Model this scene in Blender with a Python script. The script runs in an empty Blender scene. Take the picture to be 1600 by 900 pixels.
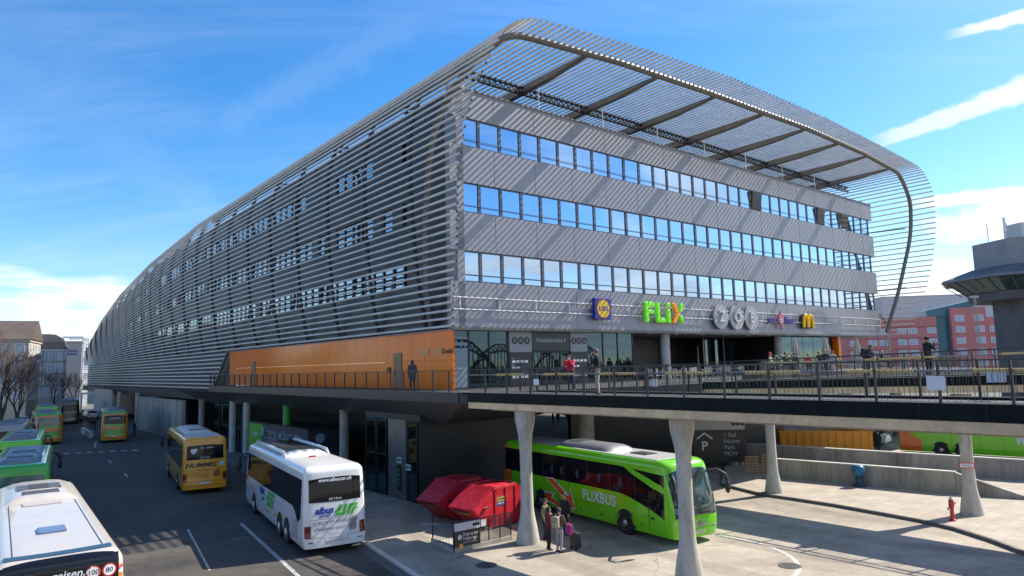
import bpy, bmesh, math, random
import numpy as np
from mathutils import Vector, Matrix
S = bpy.context.scene
COL = S.collection
R = math.radians
random.seed(7)

# ------------------------------------------------------------------ camera
EYE = Vector((0, 0, 7.3))
PITCH, ROLL = R(6.5), R(1.4)
fw = Vector((0, math.cos(PITCH), math.sin(PITCH)))
up0 = Vector((0, -math.sin(PITCH), math.cos(PITCH)))
rt0 = Vector((1, 0, 0))
rt = rt0 * math.cos(ROLL) - up0 * math.sin(ROLL)
up = up0 * math.cos(ROLL) + rt0 * math.sin(ROLL)
cd = bpy.data.cameras.new('camera')
cd.sensor_width = 36; cd.lens = 24.0; cd.clip_start = 0.1; cd.clip_end = 5000
cam = bpy.data.objects.new('camera', cd)
cam.matrix_world = Matrix(((rt.x, up.x, -fw.x, EYE.x), (rt.y, up.y, -fw.y, EYE.y), (rt.z, up.z, -fw.z, EYE.z), (0, 0, 0, 1)))
COL.objects.link(cam)
S.camera = cam

# ------------------------------------------------------------------ sun, sky, exposure
SUN_AZ = math.atan2(0.90, 0.433)      # clockwise from +Y
SUN_EL = R(42)
sd = bpy.data.lights.new('sun', 'SUN'); sd.energy = 5.0; sd.angle = R(0.36); sd.color = (1, .915, .79)
so = bpy.data.objects.new('sun', sd); COL.objects.link(so)
sdir = Vector((math.sin(SUN_AZ) * math.cos(SUN_EL), math.cos(SUN_AZ) * math.cos(SUN_EL), math.sin(SUN_EL)))
so.rotation_euler = (-sdir).to_track_quat('-Z', 'Y').to_euler()
so.location = (60, 30, 70)
S.view_settings.view_transform = 'Standard'; S.view_settings.look = 'None'
S.view_settings.exposure = 0.74; S.view_settings.gamma = 1.0
try: S.view_settings.use_curve_mapping = False
except Exception: pass

W = bpy.data.worlds.new('World'); S.world = W; W.use_nodes = True
wn = W.node_tree; wn.nodes.clear()
class NT:
    """tiny node-tree writer"""
    def __init__(s, t): s.t = t
    def n(s, typ, **kw):
        x = s.t.nodes.new(typ)
        for k, v in kw.items():
            if k == 'ins':
                for i, val in v.items(): x.inputs[i].default_value = val
            else: setattr(x, k, v)
        return x
    def l(s, a, b): s.t.links.new(a, b)
    def math(s, op, a, b=None, c=None, clamp=False):
        m = s.n('ShaderNodeMath', operation=op, use_clamp=clamp)
        for i, v in enumerate((a, b, c)):
            if v is None: continue
            if isinstance(v, (int, float)): m.inputs[i].default_value = v
            else: s.l(v, m.inputs[i])
        return m.outputs[0]
    def vmath(s, op, a, b=None):
        m = s.n('ShaderNodeVectorMath', operation=op)
        for i, v in enumerate((a, b)):
            if v is None: continue
            if isinstance(v, (tuple, list, Vector)): m.inputs[i].default_value = v
            else: s.l(v, m.inputs[i])
        return m.outputs['Value'] if op == 'DOT_PRODUCT' else m.outputs[0]
    def ss(s, x, a, b, lo=0.0, hi=1.0):
        m = s.n('ShaderNodeMapRange', interpolation_type='SMOOTHSTEP', clamp=True)
        s.l(x, m.inputs[0]); m.inputs[1].default_value = a; m.inputs[2].default_value = b
        m.inputs[3].default_value = lo; m.inputs[4].default_value = hi
        return m.outputs[0]
    def noise(s, vec, scale, detail=6, rough=.55, dist=0.0):
        m = s.n('ShaderNodeTexNoise'); m.inputs['Scale'].default_value = scale
        m.inputs['Detail'].default_value = detail; m.inputs['Roughness'].default_value = rough
        m.inputs['Distortion'].default_value = dist
        if vec is not None: s.l(vec, m.inputs['Vector'])
        return m.outputs[0]
    def mix(s, f, a, b, blend='MIX'):
        m = s.n('ShaderNodeMix', data_type='RGBA', blend_type=blend)
        for i, v in ((0, f), (6, a), (7, b)):
            if isinstance(v, (int, float)): m.inputs[i].default_value = v
            elif isinstance(v, (tuple, list)): m.inputs[i].default_value = (*v, 1) if len(v) == 3 else v
            else: s.l(v, m.inputs[i])
        return m.outputs[2]
T = NT(wn)
sky = T.n('ShaderNodeTexSky', sky_type='NISHITA', sun_disc=False, sun_elevation=SUN_EL, sun_rotation=SUN_AZ)
sky.air_density = 1.0; sky.dust_density = 0.4; sky.ozone_density = 3.0
hs = T.n('ShaderNodeHueSaturation'); hs.inputs['Saturation'].default_value = 1.36; hs.inputs['Value'].default_value = 1.58; hs.inputs['Hue'].default_value = .502
T.l(sky.outputs[0], hs.inputs['Color'])
geo = T.n('ShaderNodeTexCoord')
d = T.vmath('NORMALIZE', geo.outputs['Generated'])
sep = T.n('ShaderNodeSeparateXYZ'); T.l(d, sep.inputs[0])
zz = sep.outputs[2]
den = T.math('ADD', T.math('MAXIMUM', zz, 0.0), 0.10)
comb = T.n('ShaderNodeCombineXYZ')
T.l(T.math('DIVIDE', sep.outputs[0], den), comb.inputs[0]); T.l(T.math('DIVIDE', sep.outputs[1], den), comb.inputs[1])
comb.inputs[2].default_value = 3.7
P = comb.outputs[0]
# cumulus banks low over the horizon
nb = T.noise(P, 0.55, 8, .52, .3)
bias = T.math('ADD', T.ss(zz, 0.02, 0.26,   .13, -.26), T.ss(sep.outputs[1], -.1, .5, .15, 0.0))
cum = T.ss(T.math('ADD', nb, bias), .52, .64)
# wispy high cloud, stretched along one direction
mp = T.n('ShaderNodeMapping'); mp.inputs['Rotation'].default_value = (0, 0, R(35)); mp.inputs['Scale'].default_value = (.45, 1.5, 1)
T.l(P, mp.inputs[0])
nw = T.noise(mp.outputs[0], 0.9, 9, .62, .8)
side = T.ss(T.math('SUBTRACT', sep.outputs[0], sep.outputs[1]), .45, .95, .10, .9)
wis = T.math('MULTIPLY', T.ss(nw, .42, .66), side)
cl = T.math('MAXIMUM', cum, wis)
# one cumulus low at the right and three vapour trails, given by directions on the sky
def pixray(x, y):
    v = fw + rt * ((x - 800) / 1066.67) + up * ((450 - y) / 1066.67)
    return v.normalized()
def trail(a, b, w0, w1, strength, soft=.5):
    """a vapour trail: a great-circle band from direction a to direction b"""
    n = a.cross(b).normalized(); mid = (a + b).normalized(); half = a.angle(b) / 2
    t = n.cross(mid).normalized()
    along = T.vmath('DOT_PRODUCT', d, tuple(t)); off = T.math('ABSOLUTE', T.vmath('DOT_PRODUCT', d, tuple(n)))
    nz = T.noise(d, 38, 6, .6); w = T.ss(along, -math.sin(half), math.sin(half), w0, w1)
    off2 = T.math('ADD', off, T.math('MULTIPLY', T.math('SUBTRACT', nz, .5), T.math('MULTIPLY', w, 1.3)))
    core = T.math('SUBTRACT', 1.0, T.math('DIVIDE', off2, w), clamp=True)
    core = T.ss(core, 0, soft)
    lim = T.math('MULTIPLY', T.ss(along, -math.sin(half) - .02, -math.sin(half) + .03), T.ss(along, math.sin(half) - .03, math.sin(half) + .02, 1, 0))
    fwd = T.ss(T.vmath('DOT_PRODUCT', d, tuple(mid)), .2, .3)
    return T.math('MULTIPLY', T.math('MULTIPLY', core, lim), T.math('MULTIPLY', fwd, strength))
trs = [trail(pixray(1372, 222), pixray(1780, 75), .011, .021, .72),
       trail(pixray(1495, 52), pixray(1800, -28), .008, .013, .85),
       trail(pixray(1425, 318), pixray(1760, 285), .010, .012, .85),
       trail(pixray(330, 205), pixray(720, -10), .030, .045, .06, 1.0),
       trail(pixray(-60, 60), pixray(330, 330), .07, .05, .06, 1.0)]
def puff(c, rx, ry, strength=1.0, edge=.4):
    c = c.normalized(); r_ = Vector((c.y, -c.x, 0)).normalized(); u_ = r_.cross(c)
    ex = T.math('DIVIDE', T.vmath('DOT_PRODUCT', d, tuple(r_)), rx); ey = T.math('DIVIDE', T.math('SUBTRACT', T.vmath('DOT_PRODUCT', d, tuple(u_)), 0.0), ry)
    rr = T.math('SQRT', T.math('ADD', T.math('MULTIPLY', ex, ex), T.math('MULTIPLY', ey, ey)))
    nz = T.noise(d, 26, 7, .6)
    rr = T.math('ADD', rr, T.math('MULTIPLY', T.math('SUBTRACT', nz, .5), 1.5))
    fwd = T.ss(T.vmath('DOT_PRODUCT', d, tuple(c)), .2, .3)
    return T.math('MULTIPLY', T.math('MULTIPLY', T.ss(rr, 1 - edge, 1.0, 1, 0), fwd), strength)
puffs = [puff(pixray(1640, 335), .135, .030), puff(pixray(1482, 413), .030, .006, .9), puff(pixray(1480, 465), .085, .022, .95),
         puff(pixray(-30, 560), .19, .09, .70, .9), puff(pixray(1430, 470), .10, .020, .8)]
for m in trs + puffs: cl = T.math('MAXIMUM', cl, m)
cl = T.math('MULTIPLY', cl, T.ss(zz, -.01, .02))
shade = T.noise(P, 1.6, 5, .5)
ccol = T.mix(T.ss(shade, .3, .7), (7.2, 7.7, 8.6), (10.0, 10.1, 10.3))
bgc = T.mix(cl, hs.outputs[0], ccol)
bg = T.n('ShaderNodeBackground'); bg.inputs[1].default_value = 0.084
T.l(bgc, bg.inputs[0])
wo = T.n('ShaderNodeOutputWorld'); T.l(bg.outputs[0], wo.inputs[0])

# ------------------------------------------------------------------ materials
MATS = {}
def mat(name, col=(.5, .5, .5), rough=.5, metal=0.0, var=0.0, vscale=3.0, bump=0.0, bscale=40.0, coat=0.0, spec=.5, col2=None, stretch=None, space='Object', emit=0.0, rvar=0.0):
    """procedural principled material: base colour broken by noise, optional bump and roughness variation"""
    if name in MATS: return MATS[name]
    m = bpy.data.materials.new(name); m.use_nodes = True
    t = NT(m.node_tree); b = m.node_tree.nodes['Principled BSDF']
    b.inputs['Roughness'].default_value = rough; b.inputs['Metallic'].default_value = metal
    b.inputs['Coat Weight'].default_value = coat; b.inputs['Coat Roughness'].default_value = .08
    b.inputs['Specular IOR Level'].default_value = spec
    b.inputs['Base Color'].default_value = (*col, 1)
    tc = t.n('ShaderNodeTexCoord'); v = tc.outputs[space]
    if stretch:
        mpn = t.n('ShaderNodeMapping'); mpn.inputs['Scale'].default_value = stretch; t.l(v, mpn.inputs[0]); v = mpn.outputs[0]
    if var > 0 or col2:
        n1 = t.noise(v, vscale, 8, .62); n2 = t.noise(v, vscale * 7.3, 5, .6)
        f = t.math('ADD', t.math('MULTIPLY', n1, .7), t.math('MULTIPLY', n2, .3))
        f = t.ss(f, .33, .67)
        c2 = col2 or tuple(max(0, c * (1 - var)) for c in col); c1 = col if col2 else tuple(min(1, c * (1 + var)) for c in col)
        t.l(t.mix(f, c2, c1), b.inputs['Base Color'])
        if rvar: t.l(t.ss(n1, .3, .7, max(0.02, rough - rvar), min(1, rough + rvar)), b.inputs['Roughness'])
    if bump > 0:
        bn = t.n('ShaderNodeBump'); bn.inputs['Strength'].default_value = bump; bn.inputs['Distance'].default_value = .02
        t.l(t.noise(v, bscale, 6, .6), bn.inputs['Height']); t.l(bn.outputs[0], b.inputs['Normal'])
    if emit:
        b.inputs['Emission Color'].default_value = (*col, 1); b.inputs['Emission Strength'].default_value = emit
    MATS[name] = m
    return m
def clear_glass(name, tint, refl):
    m = bpy.data.materials.new(name); m.use_nodes = True; t = NT(m.node_tree); m.node_tree.nodes.clear()
    tr = t.n('ShaderNodeBsdfTransparent'); tr.inputs[0].default_value = (*tint, 1)
    gl = t.n('ShaderNodeBsdfGlossy'); gl.inputs['Roughness'].default_value = .02; gl.inputs[0].default_value = (.9, .95, 1, 1)
    fr = t.n('ShaderNodeFresnel'); fr.inputs[0].default_value = 1.5
    mx = t.n('ShaderNodeMixShader'); t.l(t.math('ADD', fr.outputs[0], refl, clamp=True), mx.inputs[0]); t.l(tr.outputs[0], mx.inputs[1]); t.l(gl.outputs[0], mx.inputs[2])
    o = t.n('ShaderNodeOutputMaterial'); t.l(mx.outputs[0], o.inputs[0])
    MATS[name] = m; return m
def coated_glass(name, col, dark, f0):
    """sun-control glazing: a mirror-like coating over a dark room, each pane a touch out of true"""
    m = bpy.data.materials.new(name); m.use_nodes = True; t = NT(m.node_tree); m.node_tree.nodes.clear()
    df = t.n('ShaderNodeBsdfDiffuse'); df.inputs[0].default_value = (*dark, 1)
    gl = t.n('ShaderNodeBsdfGlossy'); gl.inputs['Roughness'].default_value = .015; gl.inputs[0].default_value = (*col, 1)
    tc = t.n('ShaderNodeTexCoord'); bn = t.n('ShaderNodeBump'); bn.inputs['Strength'].default_value = .035; bn.inputs['Distance'].default_value = .05
    t.l(t.noise(tc.outputs['Object'], .7, 2, .5), bn.inputs['Height']); t.l(bn.outputs[0], gl.inputs['Normal'])
    lw = t.n('ShaderNodeLayerWeight'); lw.inputs[0].default_value = .30 if f0 > .2 else .18
    mx = t.n('ShaderNodeMixShader'); t.l(t.math('ADD', t.math('MULTIPLY', lw.outputs['Facing'], 1 - f0), f0, clamp=True), mx.inputs[0]); t.l(df.outputs[0], mx.inputs[1]); t.l(gl.outputs[0], mx.inputs[2])
    o = t.n('ShaderNodeOutputMaterial'); t.l(mx.outputs[0], o.inputs[0])
    MATS[name] = m; return m

# ------------------------------------------------------------------ mesh builder
class MB:
    def __init__(s): s.v = []; s.f = []; s.m = []
    def add(s, vs, fs, mi=0, M=None):
        k = len(s.v)
        s.v += [tuple(M @ Vector(p)) for p in vs] if M is not None else [tuple(p) for p in vs]
        s.f += [tuple(i + k for i in f) for f in fs]; s.m += [mi] * len(fs)
        return s
    def box(s, a, b, mi=0, M=None):
        (x0, y0, z0), (x1, y1, z1) = a, b
        return s.add([(x0, y0, z0), (x1, y0, z0), (x1, y1, z0), (x0, y1, z0), (x0, y0, z1), (x1, y0, z1), (x1, y1, z1), (x0, y1, z1)],
              [(0, 3, 2, 1), (4, 5, 6, 7), (0, 1, 5, 4), (1, 2, 6, 5), (2, 3, 7, 6), (3, 0, 4, 7)], mi, M)
    def bar(s, p, q, w, h, mi=0, upv=(0, 0, 1)):
        """rectangular bar from p to q"""
        p, q = Vector(p), Vector(q); d = (q - p).normalized(); upv = Vector(upv)
        if abs(d.dot(upv)) > .98: upv = Vector((1, 0, 0))
        x = d.cross(upv).normalized() * (w / 2); y = x.cross(d).normalized() * (h / 2)
        vs = [p - x - y, p + x - y, p + x + y, p - x + y, q - x - y, q + x - y, q + x + y, q - x + y]
        return s.add(vs, [(0, 1, 2, 3), (7, 6, 5, 4), (0, 4, 5, 1), (1, 5, 6, 2), (2, 6, 7, 3), (3, 7, 4, 0)], mi)
    def prism(s, poly, z0, z1, mi=0, M=None, cap=True):
        n = len(poly); z0s = z0 if isinstance(z0, (list, tuple)) else [z0] * n; z1s = z1 if isinstance(z1, (list, tuple)) else [z1] * n
        vs = [(p[0], p[1], z0s[i]) for i, p in enumerate(poly)] + [(p[0], p[1], z1s[i]) for i, p in enumerate(poly)]
        fs = [(i, (i + 1) % n, n + (i + 1) % n, n + i) for i in range(n)]
        if cap: fs += [tuple(reversed(range(n))), tuple(range(n, 2 * n))]
        return s.add(vs, fs, mi, M)
    def tube(s, path, r, n=8, mi=0, cap=True, capmi=None):
        P = [Vector(p) for p in path]; k = len(P); rs = r if isinstance(r, (list, tuple)) else [r] * k
        base = len(s.v); ref = None
        for i in range(k):
            t = (P[min(i + 1, k - 1)] - P[max(i - 1, 0)]).normalized()
            if ref is None: ref = Vector((0, 0, 1)) if abs(t.z) < .9 else Vector((1, 0, 0))
            a = t.cross(ref).normalized(); b = a.cross(t); ref = b
            for j in range(n):
                an = 2 * math.pi * j / n; s.v.append(tuple(P[i] + (a * math.cos(an) + b * math.sin(an)) * rs[i]))
        for i in range(k - 1):
            for j in range(n):
                s.f.append((base + i * n + j, base + i * n + (j + 1) % n, base + (i + 1) * n + (j + 1) % n, base + (i + 1) * n + j)); s.m.append(mi)
        if cap:
            s.f.append(tuple(base + j for j in reversed(range(n)))); s.m.append(mi if capmi is None else capmi)
            s.f.append(tuple(base + (k - 1) * n + j for j in range(n))); s.m.append(mi)
        return s
    def cyl(s, c, r, z0, z1, n=20, mi=0, r1=None):
        return s.tube([(c[0], c[1], z0), (c[0], c[1], z1)], [r, r if r1 is None else r1], n, mi)
    def lathe(s, prof, n=20, mi=0, M=None, sx=1, sy=1):
        vs = []; fs = []; k = len(prof)
        for r, z in prof:
            for j in range(n):
                a = 2 * math.pi * j / n; vs.append((r * math.cos(a) * sx, r * math.sin(a) * sy, z))
        for i in range(k - 1):
            for j in range(n): fs.append((i * n + j, i * n + (j + 1) % n, (i + 1) * n + (j + 1) % n, (i + 1) * n + j))
        fs += [tuple(reversed(range(n))), tuple(range((k - 1) * n, k * n))]
        return s.add(vs, fs, mi, M)
    def grid(s, rows, mi=0):
        k = len(s.v); nr = len(rows); nc = len(rows[0])
        for r in rows: s.v += [tuple(p) for p in r]
        for i in range(nr - 1):
            for j in range(nc - 1): s.f.append((k + i * nc + j, k + i * nc + j + 1, k + (i + 1) * nc + j + 1, k + (i + 1) * nc + j)); s.m.append(mi)
        return s
    def ball(s, c, r, mi=0, n=10, sz=(1, 1, 1)):
        pr = [(max(1e-4, math.sin(math.pi * i / n)), -math.cos(math.pi * i / n)) for i in range(n + 1)]
        M = Matrix.Translation(Vector(c)) @ Matrix.Diagonal((r * sz[0], r * sz[1], r * sz[2], 1))
        return s.lathe(pr, n + 2, mi, M)
    def build(s, name, mats, parent=None, smooth=None, bevel=0.0, loc=None, rotz=None, kind=None, label=None):
        me = bpy.data.meshes.new(name); me.from_pydata(s.v, [], s.f)
        for m in (mats if isinstance(mats, (list, tuple)) else [mats]): me.materials.append(m)
        me.polygons.foreach_set('material_index', s.m)
        bm = bmesh.new(); bm.from_mesh(me); bmesh.ops.recalc_face_normals(bm, faces=bm.faces); bm.to_mesh(me); bm.free()
        if smooth is not None:
            me.shade_smooth(); me.set_sharp_from_angle(angle=R(smooth))
        me.update()
        o = bpy.data.objects.new(name, me); COL.objects.link(o)
        if parent: o.parent = parent
        if loc is not None: o.location = loc
        if rotz is not None: o.rotation_euler = (0, 0, rotz)
        if bevel:
            b = o.modifiers.new('bevel', 'BEVEL'); b.width = bevel; b.segments = 2; b.limit_method = 'ANGLE'; b.angle_limit = R(40)
        if kind: o['kind'] = kind
        if label: o['label'] = label
        return o
def tag(o, label, cat, group=None, kind=None):
    o['label'] = label; o['category'] = cat
    if group: o['group'] = group
    if kind: o['kind'] = kind
    return o
def thing(name, label, cat, loc=(0, 0, 0), rotz=0.0, group=None):
    o = bpy.data.objects.new(name, None); o.empty_display_size = .3; COL.objects.link(o)
    o.location = loc; o.rotation_euler = (0, 0, rotz)
    return tag(o, label, cat, group)
def struct(mb, name, mats, **k):
    o = mb.build(name, mats, **k); o['kind'] = 'structure'; return o
def dup(root, loc, rotz, label=None, group=None):
    def cp(o, par):
        c = o.copy(); COL.objects.link(c)
        if par: c.parent = par
        for ch in o.children: cp(ch, c)
        return c
    r = cp(root, None); r.location = loc; r.rotation_euler = (0, 0, rotz)
    if label: r['label'] = label
    if group: r['group'] = group
    return r
_tc = {}
def text_geo(txt, size=1.0, bold=0.0, depth=0.0, shear=0.0, sx=1.0, align='CENTER', space=1.0):
    """lettering as filled outlines: vertices (x, y, z) with x along the line and y up"""
    key = (txt, size, bold, depth, shear, sx, align, space)
    if key in _tc: return _tc[key]
    cu = bpy.data.curves.new('t', 'FONT'); cu.body = txt; cu.size = size; cu.align_x = align; cu.align_y = 'CENTER'
    cu.offset = bold; cu.extrude = depth; cu.shear = shear; cu.resolution_u = 3; cu.space_character = space
    ob = bpy.data.objects.new('t', cu); COL.objects.link(ob)
    dg = bpy.context.evaluated_depsgraph_get(); dg.update()
    me = bpy.data.meshes.new_from_object(ob.evaluated_get(dg))
    vs = [(v.co.x * sx, v.co.y, v.co.z) for v in me.vertices]; fs = [tuple(p.vertices) for p in me.polygons]
    bpy.data.objects.remove(ob); bpy.data.curves.remove(cu); bpy.data.meshes.remove(me)
    _tc[key] = (vs, fs); return vs, fs
def text_on(mb, txt, size, fn, mi=0, **k):
    """put lettering on a surface given by fn(x, y, z)"""
    vs, fs = text_geo(txt, size, **k); return mb.add([fn(*v) for v in vs], fs, mi)

# ------------------------------------------------------------------ shared materials
M_tube = mat('silver_tube', (.74, .70, .63), .42, .10, var=.10, vscale=.6, rvar=.1)
M_steel = mat('grey_steel', (.16, .152, .135), .45, .3, var=.12, vscale=1.5)
M_darksteel = mat('dark_steel', (.035, .037, .042), .4, .3, var=.2, vscale=2)
M_band = mat('facade_panel', (.285, .28, .295), .42, .25, var=.05, vscale=.35)
M_slate = mat('slate_panel', (.056, .057, .060), .4, .2, var=.18, vscale=.4)
M_soffit = mat('soffit_panel', (.36, .35, .34), .6, 0, var=.08)
M_frame = mat('window_frame', (.12, .125, .145), .4, .4, var=.1)
M_conc = mat('concrete', (.36, .335, .29), .85, 0, var=.22, vscale=1.1, bump=.25, bscale=30)
M_conc_l = mat('pale_concrete', (.52, .50, .45), .8, 0, var=.14, vscale=1.3, bump=.15, bscale=30)
M_conc_s = mat('stained_concrete', (.30, .285, .25), .85, 0, var=.35, vscale=.8, bump=.2, bscale=24, stretch=(1.2, 1.2, .25))
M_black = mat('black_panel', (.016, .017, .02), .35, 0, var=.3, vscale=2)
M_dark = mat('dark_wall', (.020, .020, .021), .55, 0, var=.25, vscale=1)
M_white = mat('white_paint', (.78, .78, .77), .4, 0, var=.05)
M_rail = mat('rail_paint', (.045, .047, .052), .35, .5, var=.2, vscale=5)
M_railgrey = mat('rail_grey', (.30, .30, .29), .3, .7, var=.1, vscale=4)
M_wood = mat('handrail_wood', (.60, .44, .18), .5, 0, var=.2, vscale=9, stretch=(.3, 4, 4))
M_orange = mat('orange_panel', (1.0, .19, .002), .12, 0, var=.10, vscale=.5, coat=.05, spec=.22)
M_rubber = mat('tyre_rubber', (.016, .016, .017), .8, 0, var=.3, vscale=8, bump=.2)
M_busglass = mat('tinted_bus_glass', (.006, .007, .009), .05, 0, spec=.28)
M_winglass = coated_glass('mirror_glazing', (.60, .77, .95), (.012, .025, .035), .60)
M_sideglass = coated_glass('side_glazing', (.85, .88, .92), (.04, .04, .045), .26)
M_shopglass = coated_glass('shop_glazing', (.34, .54, .60), (.004, .007, .009), .08)
M_clear = clear_glass('clear_glazing', (.82, .88, .88), .06)
M_railglass = clear_glass('balustrade_glass', (.72, .74, .74), .03)

# ================================================================== PLACES
# building frame: origin at the near lower corner, u along the end front, v back along the street side
BC = Vector((-3.5, 39.0, 0)); BROT = R(39.1)
U = Vector((math.cos(BROT), math.sin(BROT), 0)); V = Vector((-math.sin(BROT), math.cos(BROT), 0))
def B(u, v, z=0): return BC + U * u + V * v + Vector((0, 0, z))
# walkway frame: D metres out from the viewer across the walkways, s along them away from the viewer
WN = Vector((0.75471, 0.65606, 0)); WD = Vector((-.65606, .75471, 0))
def K(D, s, z=0): return WN * D + WD * s + Vector((0, 0, z))
WROT = math.atan2(WN.y, WN.x)

# ------------------------------------------------------------------ ground
M_ground = mat('ground_asphalt', (.13, .125, .115), .9, 0, var=.2, vscale=.2, bump=.2, bscale=20)
M_road = mat('street_asphalt', (.064, .057, .049), .85, 0, var=.45, vscale=.28, bump=.35, bscale=60, rvar=.12)
M_mark = mat('worn_road_paint', (.34, .34, .33), .8, 0, var=.5, vscale=4)
def apron_mat():
    m = mat('concrete_apron', (.385, .335, .272), .85, 0, var=.16, vscale=.45, bump=.25, bscale=40)
    t = NT(m.node_tree); b = m.node_tree.nodes['Principled BSDF']; src = b.inputs['Base Color'].links[0].from_socket
    tc = t.n('ShaderNodeTexCoord')
    mp = t.n('ShaderNodeMapping'); mp.inputs['Rotation'].default_value = (0, 0, R(-41)); mp.inputs['Scale'].default_value = (1, 1, 1); t.l(tc.outputs['Object'], mp.inputs[0])
    br = t.n('ShaderNodeTexBrick'); br.offset = 0.0; br.inputs['Scale'].default_value = 1.0; br.inputs['Brick Width'].default_value = 5.0; br.inputs['Row Height'].default_value = 4.4
    br.inputs['Mortar Size'].default_value = .018; br.inputs['Mortar Smooth'].default_value = .4
    br.inputs['Color1'].default_value = (1, 1, 1, 1); br.inputs['Color2'].default_value = (.93, .93, .92, 1); br.inputs['Mortar'].default_value = (.6, .58, .55, 1)
    t.l(mp.outputs[0], br.inputs['Vector'])
    # tyre-darkened sweeps and oil spots
    st = t.noise(tc.outputs['Object'], .22, 5, .6, 1.2); sp = t.noise(tc.outputs['Object'], 2.3, 3, .5)
    dirt = t.math('MULTIPLY', t.ss(st, .40, .68, 1.0, .74), t.ss(sp, .64, .74, 1.0, .72))
    c = t.mix(1.0, src, br.outputs[0], 'MULTIPLY')
    c = t.mix(1.0, c, dirt, 'MULTIPLY')
    # hairline cracks and tyre rubber swept round the bend
    vo = t.n('ShaderNodeTexVoronoi', feature='DISTANCE_TO_EDGE'); vo.inputs['Scale'].default_value = .16
    wv = t.n('ShaderNodeVectorMath', operation='ADD'); t.l(tc.outputs['Object'], wv.inputs[0]); nz = t.n('ShaderNodeTexNoise'); nz.inputs['Scale'].default_value = .7; t.l(tc.outputs['Object'], nz.inputs['Vector']); t.l(nz.outputs['Color'], wv.inputs[1]); t.l(wv.outputs[0], vo.inputs['Vector'])
    c = t.mix(1.0, c, t.ss(vo.outputs['Distance'], .0, .006, .62, 1.0), 'MULTIPLY')
    wa = t.n('ShaderNodeTexWave', wave_type='RINGS', rings_direction='Z'); wa.inputs['Scale'].default_value = .085; wa.inputs['Distortion'].default_value = 2.5; wa.inputs['Detail'].default_value = 2; wa.inputs['Detail Scale'].default_value = .5
    mp2 = t.n('ShaderNodeMapping'); mp2.inputs['Location'].default_value = (-26, -40, 0); t.l(tc.outputs['Object'], mp2.inputs[0]); t.l(mp2.outputs[0], wa.inputs['Vector'])
    fine = t.noise(tc.outputs['Object'], 1.1, 6, .7)
    c = t.mix(1.0, c, t.math('ADD', t.ss(wa.outputs['Fac'], .72, .98, 1.0, .78), t.ss(fine, .55, .7, 0.0, .10), clamp=True), 'MULTIPLY')
    t.l(c, b.inputs['Base Color']); return m
M_apron = apron_mat()
def walk_mat():
    m = mat('island_paving', (.40, .35, .285), .85, 0, var=.14, vscale=.8, bump=.2, bscale=30)
    t = NT(m.node_tree); b = m.node_tree.nodes['Principled BSDF']; src = b.inputs['Base Color'].links[0].from_socket
    tc = t.n('ShaderNodeTexCoord'); mp = t.n('ShaderNodeMapping'); mp.inputs['Rotation'].default_value = (0, 0, R(-41)); t.l(tc.outputs['Object'], mp.inputs[0])
    br = t.n('ShaderNodeTexBrick'); br.inputs['Scale'].default_value = 1; br.inputs['Brick Width'].default_value = .9; br.inputs['Row Height'].default_value = .6; br.inputs['Mortar Size'].default_value = .012
    br.inputs['Color1'].default_value = (1, 1, 1, 1); br.inputs['Color2'].default_value = (.88, .88, .87, 1); br.inputs['Mortar'].default_value = (.7, .68, .66, 1)
    t.l(mp.outputs[0], br.inputs['Vector']); t.l(t.mix(1.0, src, br.outputs[0], 'MULTIPLY'), b.inputs['Base Color']); return m
M_walk = walk_mat()
g = MB(); g.add([(-1500, -300, 0), (1500, -300, 0), (1500, 2500, 0), (-1500, 2500, 0)], [(0, 1, 2, 3)]); struct(g, 'ground', M_ground)
def sheet(name, pts, z, m):
    mb = MB(); mb.add([(p[0], p[1], z) for p in pts], [tuple(range(len(pts)))]); return struct(mb, name, m)
sheet('road', [(-3.3, 24), (4, 12), (-20, 4), (-70, 70), (-110, 150), (-70, 150), (-47, 95), (-7.2, 30.5)], .004, M_road)
sheet('bus_apron', [(-3.3, 24), (-7.2, 30.5), (-16, 43), (-4, 62), (30, 84), (62, 56), (48, 4), (4, 12)], .008, M_apron)
# gutter along the edge of the apron
gt = MB(); a, b = Vector((-3.5, 24.2, 0)), Vector((-7.2, 30.5, 0)); n_ = Vector((.86, .51, 0))
gt.add([a - n_ * .25 + Vector((0, 0, .012)), a + n_ * .2 + Vector((0, 0, .012)), b + n_ * .2 + Vector((0, 0, .012)), b - n_ * .25 + Vector((0, 0, .012))], [(0, 1, 2, 3)])
struct(gt, 'gutter', mat('gutter_stone', (.10, .098, .095), .9, 0, var=.3, vscale=6))
kb = MB(); kb.bar(a + n_ * .3 + Vector((0, 0, .04)), b + n_ * .3 + Vector((0, 0, .04)), .18, .10); struct(kb, 'kerb', M_conc_l)
# island pavement with a rounded kerb, right
isl = [(12.0, 41.2), (13.2, 37.9), (14.4, 36.4), (15.66, 34.7), (16.9, 32.6), (17.75, 31.1), (18.25, 29.6), (18.45, 27.6), (18.4, 25.6), (17.9, 22), (17.2, 18), (40, 14), (48, 30), (27, 42), (15, 50)]
mb = MB(); mb.prism(isl, 0.0, .13, 0); struct(mb, 'island', [M_walk])
ke = MB()
for i in range(len(isl[:11]) - 1):
    p, q = isl[i], isl[i + 1]; dx, dy = q[0] - p[0], q[1] - p[1]; L_ = math.hypot(dx, dy); nx, ny = -dy / L_, dx / L_
    n2 = max(1, int(L_ / 1.0))
    for k in range(n2):
        t0, t1 = k / n2 + .006, (k + 1) / n2 - .006
        pa = (p[0] + dx * t0 + nx * .02, p[1] + dy * t0 + ny * .02, .072); pb = (p[0] + dx * t1 + nx * .02, p[1] + dy * t1 + ny * .02, .072)
        ke.bar(pa, pb, .16, .15)
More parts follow.
